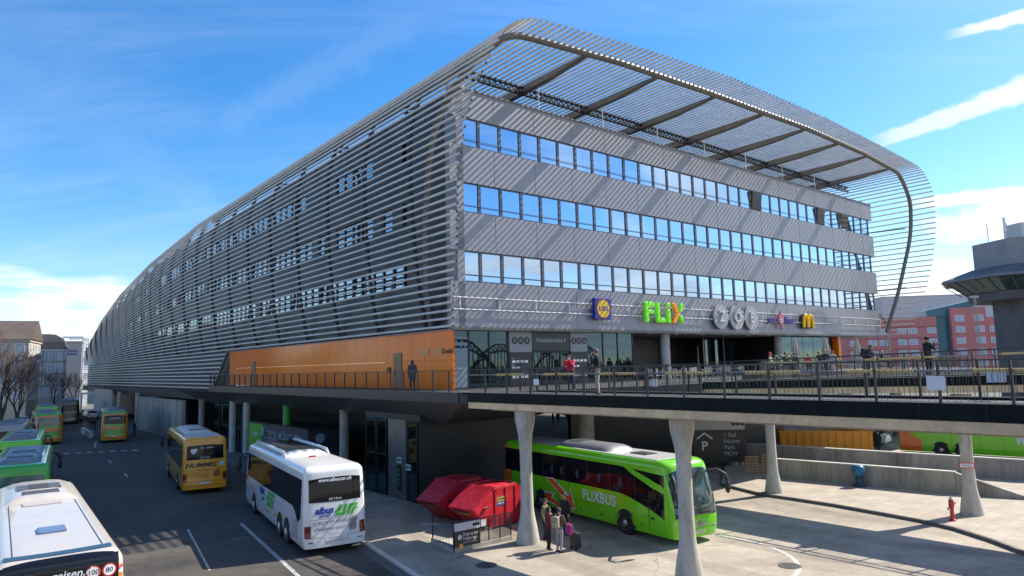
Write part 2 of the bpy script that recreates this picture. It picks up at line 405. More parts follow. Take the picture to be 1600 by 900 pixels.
struct(ke, 'kerb', mat('kerb_stone', (.13, .125, .12), .85, 0, var=.2, vscale=3))
# painted markings on the street, arc joint on the apron
mk = MB()
def stripe(p, q, w, z=.012):
    p, q = Vector((*p, 0)), Vector((*q, 0)); n = (q - p).normalized().cross(Vector((0, 0, 1))) * (w / 2); h = Vector((0, 0, z))
    mk.add([p - n + h, p + n + h, q + n + h, q - n + h], [(0, 1, 2, 3)])
stripe((-13.5, 34.3), (-6.5, 23.2), .16)
stripe((-15.6, 33.3), (-11.5, 26.4), .09)
for k in range(2): stripe((-29.3 - k * 6, 52.2 + k * 8.2), (-28.0 - k * 6, 50.3 + k * 8.2), .15)
stripe((-47.0, 77.8), (-43.2, 71.3), .2)
stripe((-43.3, 65.2), (-41.4, 62.2), .14)
for k in range(7):
    c = Vector((-43.0 + k * .98, 66.6 + k * .20, 0)); dv = Vector((-.55, .83, 0)); stripe((c - dv * .55)[:2], (c + dv * .55)[:2], .5)
stripe((-31.5, 46.4), (-32.3, 47.9), .16); mk.add([(-32.9, 47.6, .012), (-31.9, 48.1, .012), (-32.9, 49.0, .012)], [(0, 1, 2)])
struct(mk, 'road_markings', M_mark)
ar = MB(); pts = []
c0 = Vector((6.2, 26.4, 0)); 
for k in range(27):
    an = R(60 - k * 6.2); pts.append((c0 + Vector((3.9 * math.cos(an), 3.9 * math.sin(an), 0))))
for k in range(26):
    a, b = pts[k], pts[k + 1]; n = (a - c0).normalized() * .09; h = Vector((0, 0, .013))
    ar.add([a - n + h, a + n + h, b + n + h, b - n + h], [(0, 1, 2, 3)])
struct(ar, 'joint_line', mat('joint_stone', (.50, .47, .42), .8, 0, var=.2))
# small floor marks near the hydrant
fm = MB()
struct(fm.add([(14.6, 26.4, .013), (14.68, 26.4, .013), (15.0, 25.6, .013), (14.92, 25.6, .013)], [(0, 1, 2, 3)]).add([(15.6, 26.6, .013), (15.68, 26.6, .013), (16.2, 26.1, .013), (16.12, 26.1, .013)], [(0, 1, 2, 3)]), 'floor_marks', M_mark)

# ================================================================== BUS STATION BUILDING
bld = thing('bus_station_building', 'long silver tube-clad bus station with grey banded glass end front and raised orange gallery', 'building', BC, BROT)
UB = 56.0
ZB = 9.62
def ztop(v):
    xs = [-99, 55, 81, 104, 123, 137, 144]; ys = [26.6, 26.6, 25.2, 22.7, 19.1, 14.9, 11.2]
    return float(np.interp(v, xs, ys))
def kz(v): return (ztop(v) - ZB) / (26.6 - ZB)
def zs(z, v): return ZB + (z - ZB) * kz(v) if z > ZB else z
# ---- facade bands (end front)
for z0, z1 in ((9.62, 12.26), (14.12, 16.44), (18.26, 20.5), (22.26, 24.0)):
    mb = MB(); mb.box((0, 0, z0), (UB, .28, z1))
    # fine vertical panel joints
    for k in range(1, 17): mb.box((k * 3.34 - .012, -.006, z0 + .02), (k * 3.34 + .012, .0, z1 - .02), 1)
    mb.build('facade_band', [M_band, M_frame], bld)
tr = MB(); tr.box((-.05, -.06, 24.0), (UB + .05, .30, 24.09)); tr.box((-.02, -.05, 9.50), (UB + .02, .3, 9.615)); tr.build('coping', M_steel, bld)
# ---- windows of the end front
NW = 33; MOD = 54.6 / NW; U0 = .55
rows = ((12.27, 14.11), (16.45, 18.25), (20.51, 22.25))
NCLEAR = 0
fm_ = MB(); x0, x1, h = .0, MOD, 1.8
fm_.box((0, .10, 0), (MOD, .17, .07)).box((0, .10, h - .07), (MOD, .17, h)).box((0, .06, 0), (.10, .20, h)).box((MOD - .10, .06, 0), (MOD, .20, h))
fm_.box((0, .0, .40), (MOD, .035, .43))
frame0 = fm_.build('window', [M_frame], bld)
pn = MB(); pn.box((.105, .125, .075), (MOD - .105, .145, h - .075))
pane0 = pn.build('pane', [M_winglass], frame0)
pnc = MB(); pnc.box((.105, .125, .075), (MOD - .105, .145, h - .075)); pane_c = None
first = True
rnd = random.Random(3)
for r, (z0, z1) in enumerate(rows):
    sc = (z1 - z0 - .004) / 1.8
    for k in range(NW):
        clear = False
        if first: fo, po = frame0, pane0; first = False
        else:
            fo = frame0.copy(); COL.objects.link(fo)
            if clear:
                if pane_c is None: po = pnc.build('pane', [M_clear], fo); pane_c = po
                else: po = pane_c.copy(); COL.objects.link(po)
            else: po = pane0.copy(); COL.objects.link(po)
            po.parent = fo
        fo.location = (U0 + k * MOD, 0, z0 + .002); fo.scale = (1, 1, sc)
        # glass panels sit a hair out of true, and two top-row casements stand open
        po.rotation_euler = (rnd.uniform(-.0045, .0045), 0, rnd.uniform(-.0045, .0045))
        if r == 2 and k in (19, 26, 29):
            po.rotation_euler = (R(7), 0, 0); po.location = (0, -.10, 0)
            po.data = po.data.copy(); po.data.materials[0] = M_busglass  # dark glass stands in for the unlit room behind each open casement
# ---- floors, hidden core and the glazed far corner
cr = MB()
def wallprof(v): return min(24.0, ztop(v) - 1.4)
core = MB()
vs_ = [.32, 6, 30, 55, 70, 81, 92, 104, 114, 123, 130, 137, 143]
rowsec = []
for v in vs_:
    zt = max(ZB + .3, wallprof(v))
    rowsec.append([(1.0, v, ZB + .02), (1.0, v, zt), (UB - 8.0 if v < 6 else UB - .6, v, zt), (UB - 8.0 if v < 6 else UB - .6, v, ZB + .02)])
for i in range(len(vs_) - 1):
    a, b = rowsec[i], rowsec[i + 1]
    if i == 0: b = [(1.0, 5.9, ZB + .02), (1.0, 5.9, 24), (UB - 8, 5.9, 24), (UB - 8, 5.9, ZB + .02)]
    core.add(a + b, [(0, 1, 5, 4), (1, 2, 6, 5), (2, 3, 7, 6), (3, 0, 4, 7), (3, 2, 1, 0), (4, 5, 6, 7)])
core.build('inner_walls', [M_slate], bld)
for z0, z1 in ((9.66, 12.2), (14.2, 16.4), (18.3, 20.4), (22.3, 23.9)):
    mb = MB(); mb.box((UB - 7.98, .29, z0), (UB - .3, 5.98, z1)); mb.build('floor_slab', [M_band], bld)
for k in range(4):
    mb = MB(); mb.box((UB - .32, .3 + k * 1.42, 12.2), (UB - .22, .38 + k * 1.42, 22.3)); mb.build('corner_mullion', [M_frame], bld)
# ---- street side: slate wall with window strips and dark posts between the bays
BAY = 6.1
wl = MB(); vb = [0.05 + k * BAY for k in range(24)] ; vb[-1] = 143
def side_rows(): return [(9.62, 12.5), (14.0, 16.6), (18.1, 20.7), (22.2, 24.0)]
for i in range(len(vb) - 1):
    for (z0, z1) in side_rows():
        a, b = vb[i], vb[i + 1]
        wl.add([(.55, a, zs(z0, a)), (.55, b, zs(z0, b)), (.55, b, zs(z1, b)), (.55, a, zs(z1, a)), (.75, a, zs(z0, a)), (.75, b, zs(z0, b)), (.75, b, zs(z1, b)), (.75, a, zs(z1, a))],
               [(0, 1, 2, 3), (0, 4, 5, 1), (3, 2, 6, 7)], 0)
wl.add([(.5, .0, 9.62), (1.0, .0, 9.62), (1.0, .0, 24), (.5, .0, 24), (.5, 1.2, 9.62), (.5, 1.2, 24)], [(0, 1, 2, 3), (0, 3, 5, 4)], 1)
wl.build('side_wall', [M_slate, M_band], bld)
sw = MB()
for i in range(len(vb) - 1):
    for ri, (z0, z1) in enumerate(((12.5, 14.0), (16.6, 18.1), (20.7, 22.2))):
        n = 4; a, b = vb[i] + .25, vb[i + 1] - .25; st = (b - a) / n
        for k in range(n):
            p, q = a + k * st, a + (k + 1) * st
            if i == 0 or rnd.random() > (.95, .80, .80)[ri] * (1 if i < 12 else .6):
                sw.add([(.56, p, zs(z0, p)), (.56, q, zs(z0, q)), (.56, q, zs(z1, q)), (.56, p, zs(z1, p))], [(0, 1, 2, 3)], 2); continue
            for (e0, e1, mi) in ((0, .10, 1), (st - .10, st, 1), (.10, st - .10, 0)):
                pp, qq = p + e0, p + e1; x = .68 if mi == 0 else .60
                sw.add([(x, pp, zs(z0, pp)), (x, qq, zs(z0, qq)), (x, qq, zs(z1, qq)), (x, pp, zs(z1, pp))], [(0, 1, 2, 3)], mi)
sw.build('window', [M_sideglass, M_frame, M_slate], bld, kind='stuff', label='strips of side windows behind the silver tubes')
# ---- the tube shell
sec = [(0, 9.66, -.12, 2.6), (-.30, 11.0, -.6, 2.4), (-.62, 13.0, -1.45, 2.1), (-.90, 15.8, -2.0, 1.7), (-1.08, 19.0, -2.75, 1.0), (-1.08, 21.4, -3.7, .2), (-.85, 23.2, -4.75, -1.4), (-.35, 24.6, -5.35, -2.8), (.5, 25.65, -5.55, -3.6), (1.7, 26.3, -5.6, -3.95), (3.4, 26.52, -5.75, -4.1),
       (10, 26.6, -6.55, -4.8), (18.7, 26.62, -7.3, -5.2), (32, 26.6, -7.25, -5.5), (43, 26.55, -6.75, -5.2), (51.5, 26.48, -6.3, -4.5), (54.4, 26.2, -6.1, -4.0), (56.6, 25.4, -5.85, -3.6), (58.0, 24.1, -5.7, -3.4), (58.5, 22.4, -5.5, -3.2), (58.5, 20.0, -5.3, -2.9), (58.2, 17.0, -4.85, -2.2), (57.7, 14.0, -4.1, -1.5), (57.1, 11.4, -3.35, -.8), (56.6, 9.66, -2.6, -.4)]
secA = np.array(sec)
def smooth_sec(n=900):
    # Catmull-Rom through the control points
    out = []
    P_ = np.vstack([2 * secA[0] - secA[1], secA, 2 * secA[-1] - secA[-2]])
    for i in range(1, len(P_) - 2):
        seg = np.linalg.norm(P_[i + 1, :2] - P_[i, :2]); m = max(4, int(seg / .08))
        for k in range(m):
            t = k / m; a, b, c, d_ = P_[i - 1], P_[i], P_[i + 1], P_[i + 2]
            # centripetal-ish blend kept gentle
            q = b + (c - b) * t if seg > 6 else .5 * ((2 * b) + (c - a) * t + (2 * a - 5 * b + 4 * c - d_) * t * t + (-a + 3 * b - 3 * c + d_) * t ** 3)
            out.append(q)
    out.append(P_[-2]); return np.array(out)
fine = smooth_sec()
cum_ = np.concatenate([[0], np.cumsum(np.linalg.norm(np.diff(fine[:, :2], axis=0), axis=1))])
SP = .445
pos_ = [0.0]
while pos_[-1] < cum_[-1] - .3:
    u_now = float(np.interp(pos_[-1], cum_, fine[:, 0])); pos_.append(pos_[-1] + (SP if u_now < 20 else float(np.interp(u_now, (20, 50), (SP, .57)))))
def sec_at(s): return [float(np.interp(s, cum_, fine[:, c])) for c in range(4)]
jr = random.Random(11)
groups = {'side': MB(), 'roof': MB(), 'far': MB()}
for s_ in pos_:
    u, z, v0, vr = sec_at(s_)
    key = 'side' if (u < 3 and z < 26.45) else ('far' if u > 53 else 'roof')
    vlist = [v0 + jr.uniform(-.02, .02), 0.5, 15, 30, 45, 55, 62, 70, 81, 92, 104, 114, 123, 130, 137, 143] if key == 'side' else [v0 + jr.uniform(-.02, .02), 8, 30, 55, 70, 81, 92, 104, 114, 123, 130, 137, 143]
    if key == 'far': vlist = [v for v in vlist if v < 60]
    groups[key].tube([(u + max(0, -u) * .7 * min(1, max(0, (v - 60) / 80)), v, zs(z, v)) for v in vlist], .076, 8 if key == 'side' else 6, capmi=1)
# lower rows of the street side beyond the gallery, cut on the slant
lowrows = int((9.62 - 5.35) / SP)
for k in range(1, lowrows + 1):
    z = 9.66 - k * SP; v0 = 41.8 + (9.66 - z) * 1.15
    groups['side'].tube([(float(np.interp(v, (42, 75, 143), (.02, -.12, -.22))), v, z) for v in (v0, 60, 75, 100, 123, 143)], .076, 8, capmi=1)
groups['side'].build('tube_screen', [M_tube, M_darksteel], bld, smooth=40)
groups['roof'].build('roof_tubes', [M_tube, M_darksteel], bld, smooth=40)
groups['far'].build('tube_screen', [M_tube, M_darksteel], bld, smooth=40)
# dark near end faces paint the shade inside the open tubes; slanted edge frame of the lower rows
sl = MB(); sl.bar((.06, 41.5, 9.75), (.06, 47.0, 5.2), .30, .12, upv=(1, 0, 0)); sl.build('screen_edge', M_darksteel, bld)
# ---- ribs and rafters under the shell
def rib(path_v, w, hgt, name, m, lo=0.0, hi=1e9, inset=.32, part=None):
    mb = MB(); pts = []
    for s in np.arange(max(lo, 0), min(hi, cum_[-1]), .5):
        u, z, v0, vr = sec_at(s); u2, z2 = sec_at(min(s + .2, cum_[-1]))[:2]; u1, z1 = sec_at(max(s - .2, 0))[:2]
        tx, tz = u2 - u1, z2 - z1; l = math.hypot(tx, tz); nx, nz = tz / l, -tx / l   # inward normal
        vv = vr if path_v is None else path_v
        pts.append((u + nx * inset, vv, zs(z, vv) + nz * inset))
    mb.tube(pts, w, 10); return mb.build(name, m, bld, smooth=50)
rib(None, .20, .3, 'edge_rib', M_steel)
side_hi = float(np.interp(3.4, fine[:200, 0], cum_[:200])) if False else 18.2
for k in range(23):
    v = 3.4 + k * BAY
    if v > 140: break
    mb = MB()
    for s in np.arange(0, 18.0, 1.0):
        pass
    pts = []
    for s in np.arange(0, 15.4, .8):
        u, z, _, _ = sec_at(s); pts.append((u + .42, v, zs(z, v) - (.45 if s > 13 else 0)))
    mb.tube(pts, .14, 6); mb.build('side_rib', M_slate, bld, smooth=50)
for k in range(9):
    u = 1.1 + k * 6.12
    mb = MB(); vr = float(np.interp(u, secA[9:17, 0], secA[9:17, 3])) + .1
    ztp = min(26.22, float(np.interp(u, fine[:, 0][fine[:, 1] > 25], fine[:, 1][fine[:, 1] > 25])) - .34) if u < 4 or u > 48 else 26.22
    prof = [(vr, .16), (vr + 1.4, .30), (vr + 3.2, .46), (3, .56), (14, .6), (30, .6), (52, .6)]
    for i in range(len(prof) - 1):
        (a, ha), (b, hb) = prof[i], prof[i + 1]; w = .19
        mb.add([(u - w, a, ztp), (u + w, a, ztp), (u + w, a, ztp - ha), (u - w, a, ztp - ha), (u - w, b, ztp), (u + w, b, ztp), (u + w, b, ztp - hb), (u - w, b, ztp - hb)],
               [(0, 1, 2, 3), (4, 7, 6, 5), (0, 4, 5, 1), (1, 5, 6, 2), (2, 6, 7, 3), (3, 7, 4, 0)])
    mb.build('rafter', M_steel, bld, bevel=.05)
    hg = MB(); hg.tube([(u + .1, .15, 24.05), (u + .1, .15, 25.7)], .035, 6); hg.build('hanger', M_white, bld)
for v, w in ((1.5, .10), (9.0, .16), (20, .16), (34, .16)):
    mb = MB()
    mb.box((2.3, v - w, 25.55), (54.2, v + w, 25.68)); mb.box((2.3, v - w, 26.0), (54.2, v + w, 26.12))
    for k in range(103):
        x = 2.4 + k * .5; mb.bar((x, v, 25.66), (x + .25, v, 26.02), .06, .06); mb.bar((x + .25, v, 26.02), (x + .5, v, 25.66), .06, .06)
    mb.build('lattice_girder', M_darksteel, bld)
rf = MB(); rf.box((1.0, .3, 23.95), (UB - .6, 54, 24.02)); rf.build('flat_roof', M_dark, bld)
# struts of the far side screen
st_ = MB(); st_.tube([(56, .2, 14.5), (57.9, -2.2, 14.7)], .06, 6); st_.tube([(56, .1, 12.1), (57.0, -.9, 9.7)], .07, 6); st_.build('strut', M_steel, bld)
st_ = MB(); st_.tube([(56.0, 2, 21), (58.3, -2.5, 21.2)], .06, 6); st_.build('strut', M_steel, bld)
pf = MB()
for a, b in ((-.25, -.2), (.25, -.2), (0, .25)): pf.tube([(56.5 + a, -.35 + b, 6.1), (56.5 + a * .9, -.35 + b * .9, 9.6)], .05, 6)
for k in range(7):
    z = 6.4 + k * .5; pf.bar((56.25, -.55, z), (56.75, -.55, z + .3), .04, .04)
pf.build('rib_foot', M_railgrey, bld)
# ---- soffit over the gallery and entrance, with down-lights
so_ = MB(); so_.box((.05, .02, 9.44), (UB - .05, 8, 9.50)); so_.box((.1, 8.0, 9.44), (6, 42, 9.50)); so_.build('soffit', M_soffit, bld)
for k in range(16):
    mb = MB(); mb.lathe([(.16, 9.425), (.19, 9.40), (.19, 9.438)], 14, 0, Matrix.Translation((1.6 + k * 3.3, .75, 0))); mb.build('downlight', [M_white], bld)
# ---- orange gallery wall with its doors
ow = MB()
for k in range(27):
    a = .25 + k * 1.53; ow.box((.20, a, 6.05), (.34, a + 1.512, 7.72)); ow.box((.20, a, 7.732), (.34, a + 1.512, 9.44))
ow.build('orange_wall', [M_orange], bld)
for v0, lab in ((6.0, None), (33.6, None)):
    mb = MB(); mb.box((.155, v0, 6.07), (.197, v0 + 1.05, 8.3)); dr = mb.build('door', [mat('bronze_door', (.20, .13, .06), .4, .3, var=.1)], bld)
    mb = MB(); mb.box((.10, v0 + .9, 6.9), (.15, v0 + .95, 7.3)); mb.build('handle', M_railgrey, dr)
bx = MB(); bx.box((.10, 7.5, 7.05), (.198, 7.85, 7.4)); bx.build('wall_box', M_black, bld)
# plates with lettering on the orange wall
pl = MB()
M_plate = mat('bronze_plate', (.45, .22, .08), .3, .2)
for a, b in ((1.35, 2.0), (2.75, 3.4)): pl = MB(); pl.box((.17, a, 8.05), (.198, b, 8.45)); pl.build('name_plate', M_plate, bld)
tx = MB(); text_on(tx, 'Donisl', .42, lambda x, y, z: (.19 - z, .75 - x, 8.24 + y), bold=.012, depth=.004); tx.build('lettering', mat('brown_letters', (.10, .035, .01), .5), bld)
# ---- glass entrance storey of the end front
def front_panel(name, u0, u1, z0, z1, m, v=.55, t=.08, label=None):
    mb = MB(); mb.box((u0, v, z0), (u1, v + t, z1)); return mb.build(name, m, bld)
M_dirpanel = mat('directory_panel', (.028, .028, .032), .35, 0, var=.1)
M_gpanel = mat('grey_sign_panel', (.30, .295, .285), .5, 0, var=.04)
for a, b in ((.40, 1.5), (1.58, 3.0), (3.08, 4.45), (11.4, 12.9), (12.98, 14.4), (14.48, 16.0)): front_panel('shop_window', a, b, 6.08, 9.42, M_shopglass)
for u in (.36, 1.54, 3.04, 4.47, 11.36, 12.94, 14.44, 16.04): fr = MB(); fr.box((u - .04, .50, 6.06), (u + .04, .64, 9.43)); fr.build('glazing_bar', M_black, bld)
front_panel('shop_window', .42, 1.46, 8.55, 8.72, mat('pale_glass_panel', (.2, .26, .28), .3), .52, .02)
front_panel('shop_window', .42, 1.46, 8.92, 9.08, MATS['pale_glass_panel'], .52, .02)
front_panel('shop_window', .42, 1.46, 6.1, 8.4, MATS['pale_glass_panel'], .52, .02)
for u0, u1 in ((4.55, 6.35), (9.75, 11.3)):
    front_panel('directory_panel', u0, u1, 6.08, 8.12, M_dirpanel, .45, .1)
    p = front_panel('directory_head', u0, u1, 8.13, 9.42, M_gpanel, .42, .14)
    mb = MB(); cx = (u0 + u1) / 2
    for k in (-1, 0, 1):
        ring = [(.23, 0), (.23, .012), (.165, .012), (.165, 0)]
        M_ = Matrix.Translation((cx + k * .5, .42, 8.86)) @ Matrix.Rotation(R(90), 4, 'X')
        mb.lathe([(.235, 0), (.235, .014)], 20, 0, M_)
    for k in (-.25, .25): mb.box((cx + k - .1, .405, 8.82), (cx + k + .1, .418, 8.90))
    mb.build('emblem', [M_black], p)
    mb = MB()
    for k, ch in ((-1, 'Z'), (0, 'O'), (1, 'B')): text_on(mb, ch, .28, lambda x, y, z, k=k: (cx + k * .5 + x, .40 - z, 8.86 + y), bold=.01)
    mb.build('lettering', [M_gpanel], p)
    mb = MB()
    for rr, n in ((7.55, 4), (7.15, 2), (6.6, 4)):
        for k in range(n): mb.box((u0 + .18 + k * .34, .44, rr - .07), (u0 + .44 + k * .34, .449, rr + .09))
        text_on(mb, 'Ebene', .10, lambda x, y, z, rr=rr: (u0 + .3 + x, .445 - z, rr + .2 + y))
    mb.build('directory_entries', [mat('sign_white', (.62, .62, .6), .5)], bld)
front_panel('entrance_head', 6.4, 9.7, 8.2, 9.42, M_dirpanel, .46, .1)
tx = MB(); text_on(tx, 'Hackerbrücke 6', .40, lambda x, y, z: (8.05 + x, .45 - z, 8.88 + y), bold=.004); tx.build('lettering', [mat('sign_grey', (.42, .42, .41), .5)], bld)
for k in range(4):
    a = 6.45 + k * .81; mb = MB(); mb.box((a, .55, 6.08), (a + .79, .6, 8.18)); dr = mb.build('door', [M_shopglass], bld)
    mb = MB(); mb.box((a, .52, 6.08), (a + .06, .548, 8.18)).box((a + .73, .52, 6.08), (a + .79, .548, 8.18)).box((a, .52, 8.1), (a + .79, .548, 8.18)); mb.build('frame', M_black, dr)
    if k in (1, 2): mb = MB(); mb.box((a + (.66 if k == 1 else .10), .46, 6.9), (a + (.70 if k == 1 else .14), .5, 7.7)); mb.build('handle', M_railgrey, dr)
# dark hall behind and the round glazing to the right
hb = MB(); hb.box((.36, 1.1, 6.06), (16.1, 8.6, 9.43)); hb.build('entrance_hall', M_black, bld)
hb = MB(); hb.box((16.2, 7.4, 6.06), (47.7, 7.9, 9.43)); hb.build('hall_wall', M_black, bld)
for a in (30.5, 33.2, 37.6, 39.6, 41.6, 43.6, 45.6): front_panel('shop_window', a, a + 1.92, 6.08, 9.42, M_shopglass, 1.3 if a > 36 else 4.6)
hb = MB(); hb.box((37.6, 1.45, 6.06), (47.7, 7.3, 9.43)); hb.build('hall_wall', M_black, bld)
for u_ in (29.9, 33.0): tx = MB(); tx.box((u_, 4.35, 6.1), (u_ + .08, 4.45, 9.4)); tx.build('glazing_bar', M_railgrey, bld)
mb = MB(); mb.box((47.75, .8, 6.06), (48.25, 7, 9.43)); mb.build('orange_wall', [M_orange], bld)
for u, v in ((20.2, .9), (24.6, 4.6), (36.6, 1.0)):
    mb = MB(); mb.cyl((u, v), .36, 6.05, 9.44, 22); c = mb.build('column', [M_conc_l if u < 22 else M_conc], bld, smooth=40)
    if u < 22:
        tx = MB(); text_on(tx, 'JAPPADIO', .42, lambda x, y, z: (20.2 + .36 * math.sin((.30 + y * .9)), .9 - .366 * math.cos(.30 + y * .9), 7.75 - x * -1), bold=.006); tx.build('lettering', [mat('red_letters', (.45, .03, .03), .5)], c)
# shop lettering inside the hall
tx = MB(); text_on(tx, 's Bahnhof am', .34, lambda x, y, z: (28.6 + y, 4.0, 7.7 + x)); tx.build('lettering', [mat('sign_white', (.62, .62, .6), .5)], bld)
tx = MB(); tx.lathe([(.38, 0), (.38, .04)], 20, 0, Matrix.Translation((25.9, 5.2, 8.1)) @ Matrix.Rotation(R(90), 4, 'X'))
tx.build('shop_emblem', [mat('red_sign', (.55, .015, .02), .4, emit=.25)], bld)
tx = MB(); text_on(tx, 'S', .7, lambda x, y, z: (25.9 + x, 5.14, 8.1 + y), bold=.03); tx.build('lettering', [M_black], bld)

# ---- terrace deck, its fascia and the sloping soffit panel
M_deck = mat('terrace_paving', (.045, .045, .045), .7, 0, var=.5, vscale=2.2, bump=.5, bscale=6, rvar=.15)
W1 = K(22.4, 25.3) - BC; W2 = K(33.6, 22.4) - BC; W0 = K(19.1, 25.2) - BC; W0b = K(22.4, 21) - BC; W3 = K(37.0, 21.0) - BC
def uv(p): return (p.dot(U), p.dot(V))
terr = [(-3.8, 34.0), (-3.8, -6.4), uv(W0), uv(W1), uv(W2), uv(W3), (15.0, -10.2), (52.0, -10.2), (60, -4), (60, 9), (.3, 9), (.3, 34.0)]
mb = MB(); mb.prism(terr, 5.62, 6.05); mb.build('terrace', [M_deck, M_black], bld)
fa = MB(); fa.box((-3.86, -6.2, 5.66), (-3.805, 34, 6.13)); fa.build('terrace_fascia', M_black, bld)
# sloping soffit: from the deck edge down and in to the ground-floor wall
ss_ = MB()
A0, A1 = (-3.8, 46.0, 5.62), (-3.8, -6.4, 5.62)
B0, B1 = (-.9, 46.0, 4.2), (-.9, -.6, 4.2)
Cc = (6.0, -.6, 4.3); A2 = (5.6, -6.4, 5.62)
ss_.add([A0, A1, B1, B0], [(0, 1, 2, 3)], 0); ss_.add([A1, A2, Cc, B1], [(0, 1, 2, 3)], 0)
ss_.add([B0, B1, Cc, (6.0, 46, 4.2)], [(0, 1, 2, 3)], 1)
ss_.build('soffit_slope', [mat('dark_soffit', (.11, .112, .118), .42, .1, var=.12, vscale=.7), M_dark], bld)
mb = MB(); mb.box((-.3, 46.0, 4.35), (8, 143, 5.35)); mb.build('lower_beam', M_dark, bld)
mb = MB(); mb.prism([(.55, 41.2), (.75, 41.2), (.75, 143), (.55, 143)], 5.36, 9.615); mb.build('lower_wall', M_slate, bld)
mb = MB(); mb.prism([(16, -9.9), (36, -9.9), (36, -8.2), (16, -8.2)], 6.055, 6.43); mb.build('seating_platform', [mat('timber_deck', (.16, .11, .07), .7, 0, var=.3, vscale=4, stretch=(.3, 4, 1))], bld)
# ---- ground floor: glazed stair block, columns, dark wall added to block light, concrete walls
mb = MB(); mb.box((-2.05, .2, 0), (5.2, 6.6, 4.3)); mb.prism([(-2.05, .2), (-.85, .2), (-.85, 6.6), (-2.05, 6.6)], 4.3, [4.74, 4.17, 4.17, 4.74]); mb.build('stair_block', [mat('charcoal_panel', (.032, .032, .033), .5, 0, var=.15, vscale=.8)], bld)
mb = MB(); mb.box((-2.12, 1.6, .05), (-2.06, 3.6, 4.4)); mb.build('steel_panel', [mat('brushed_panel', (.20, .20, .20), .35, .5, var=.2, vscale=1.2)], bld)
for a, b in ((.35, 1.4), (3.8, 5.0), (5.1, 6.4)):
    mb = MB(); mb.box((-2.12, a, .05), (-2.06, b, 4.4)); d_ = mb.build('glass_door', [M_shopglass], bld)
    mb = MB(); mb.box((-2.15, a, .05), (-2.10, a + .07, 4.4)).box((-2.15, b - .07, .05), (-2.10, b, 4.4)).box((-2.15, a, 2.3), (-2.10, b, 2.38)); mb.build('frame', M_black, d_)
for v_, z_ in ((2.0, 2.0), (1.0, 1.7)):
    mb = MB(); mb.box((-2.19, v_, z_), (-2.155, v_ + .5, z_ + .32)); p = mb.build('notice_plate', [mat('sign_white', (.62, .62, .6), .5)], bld)
    mb = MB()
    for k in range(3): mb.lathe([(.06, 0), (.06, .01)], 12, 0, Matrix.Translation((-2.19, v_ + .11 + k * .14, z_ + .17)) @ Matrix.Rotation(R(-90), 4, 'Y'))
    mb.build('emblem', [M_black], p)
mb = MB(); mb.box((-2.17, 2.1, .5), (-2.122, 2.5, 1.9)); p = mb.build('ticket_panel', [M_black], bld)
mb = MB()
for k in range(4): mb.box((-2.185, 2.18, .8 + k * .25), (-2.172, 2.42, .92 + k * .25))
mb.build('display', [mat('green_display', (.02, .25, .08), .4)], p)
mb = MB(); mb.box((5.0, 6.6, 0), (5.3, 60, 4.3)); mb.build('blocking_wall', [M_dark], bld)  # added inner wall, keeps daylight from showing through under the building
for v, m in ((10.75, M_conc), (21.0, mat('green_column', (.05, .36, .05), .5)), (30.5, M_conc_l), (34.5, M_conc_l), (45.0, M_conc), (78, M_conc), (92, M_conc)):  # paler concrete on two columns paints the light falling on them
    mb = MB(); mb.cyl((-1.5, v), .31, 0, 4.75, 20); mb.build('column', [m], bld, smooth=40)
for v in (31.5, 33.5, 36.5, 39.5):
    mb = MB(); mb.box((-1.2, v, 0), (-1.12, v + 1.9, 4.25)); d_ = mb.build('shop_window', [M_shopglass], bld)
    mb = MB(); mb.box((-1.3, v - .05, 0), (-1.2, v + .05, 4.25)).box((-1.3, v, 2.2), (-1.21, v + 1.9, 2.3)); mb.build('frame', M_darksteel, d_)
mb = MB(); mb.box((-2.3, 50, 0), (-1.9, 73, 4.35)); mb.box((-1.9, 72.7, 0), (5, 73.0, 4.35)); mb.build('concrete_wall', [M_conc_s], bld)
mb = MB(); mb.box((-2.3, 96, 0), (-1.9, 112, 5.0)); mb.build('concrete_wall', [M_conc_l], bld)
mb = MB(); mb.box((4.0, 60, 0), (4.4, 143, 4.35)); mb.build('blocking_wall', [M_dark], bld)  # added to block light along the far stretch
# big wayfinding board hung under the terrace
# ---- columns under the terrace
for u, v in ((9.0, -1.5), (20.5, -4.5), (34, -6), (46, -5), (16, 6), (30, 6), (44, 6)):
    mb = MB(); mb.cyl((u, v), .5, 0, 5.62, 22); mb.build('column', [M_conc], bld, smooth=40)
# hall under the building seen behind the terrace columns
mb = MB(); mb.box((12.0, 3.0, 0), (40, 3.3, 3.9)); mb.build('blocking_wall', [M_black], bld)

# ================================================================== SIGNS ON THE FASCIA
def sign_root(name, label, u, z, group=None): return thing(name, label, 'sign', B(u, -.02, z), BROT, group)
rl = thing('sign_rails', 'pair of thin pale tubes running along the grey fascia behind the signs', 'sign rail', B(0, 0, 10.9), BROT)
mb = MB()
for z in (.42, -.28): mb.tube([(.05, -.16, z), (55.6, -.16, z)], .035, 8)
for k in range(20): mb.bar((.5 + k * 2.9, -.16, .42), (.5 + k * 2.9, -.16, -.28), .05, .05); mb.bar((.5 + k * 2.9, -.16, .1), (.5 + k * 2.9, -.0, .1), .04, .04)
mb.build('tubes', [M_white], rl)
s = sign_root('sign', 'square blue and yellow supermarket sign with a red ring', 12.1, 11.0)
mb = MB(); mb.box((-.80, -.42, -.72), (.80, -.17, .72)); mb.build('board', [mat('sign_blue', (.015, .03, .30), .4)], s, bevel=.02)
disc = lambda r, t, y, x=0, z=0, sxx=1: (MB(), r)
mb = MB(); M_ = Matrix.Translation((0, -.42, 0)) @ Matrix.Rotation(R(90), 4, 'X')
mb.lathe([(.66, 0), (.66, .015)], 36, 0, M_); mb.build('ring', [mat('sign_red', (.55, .02, .015), .4)], s)
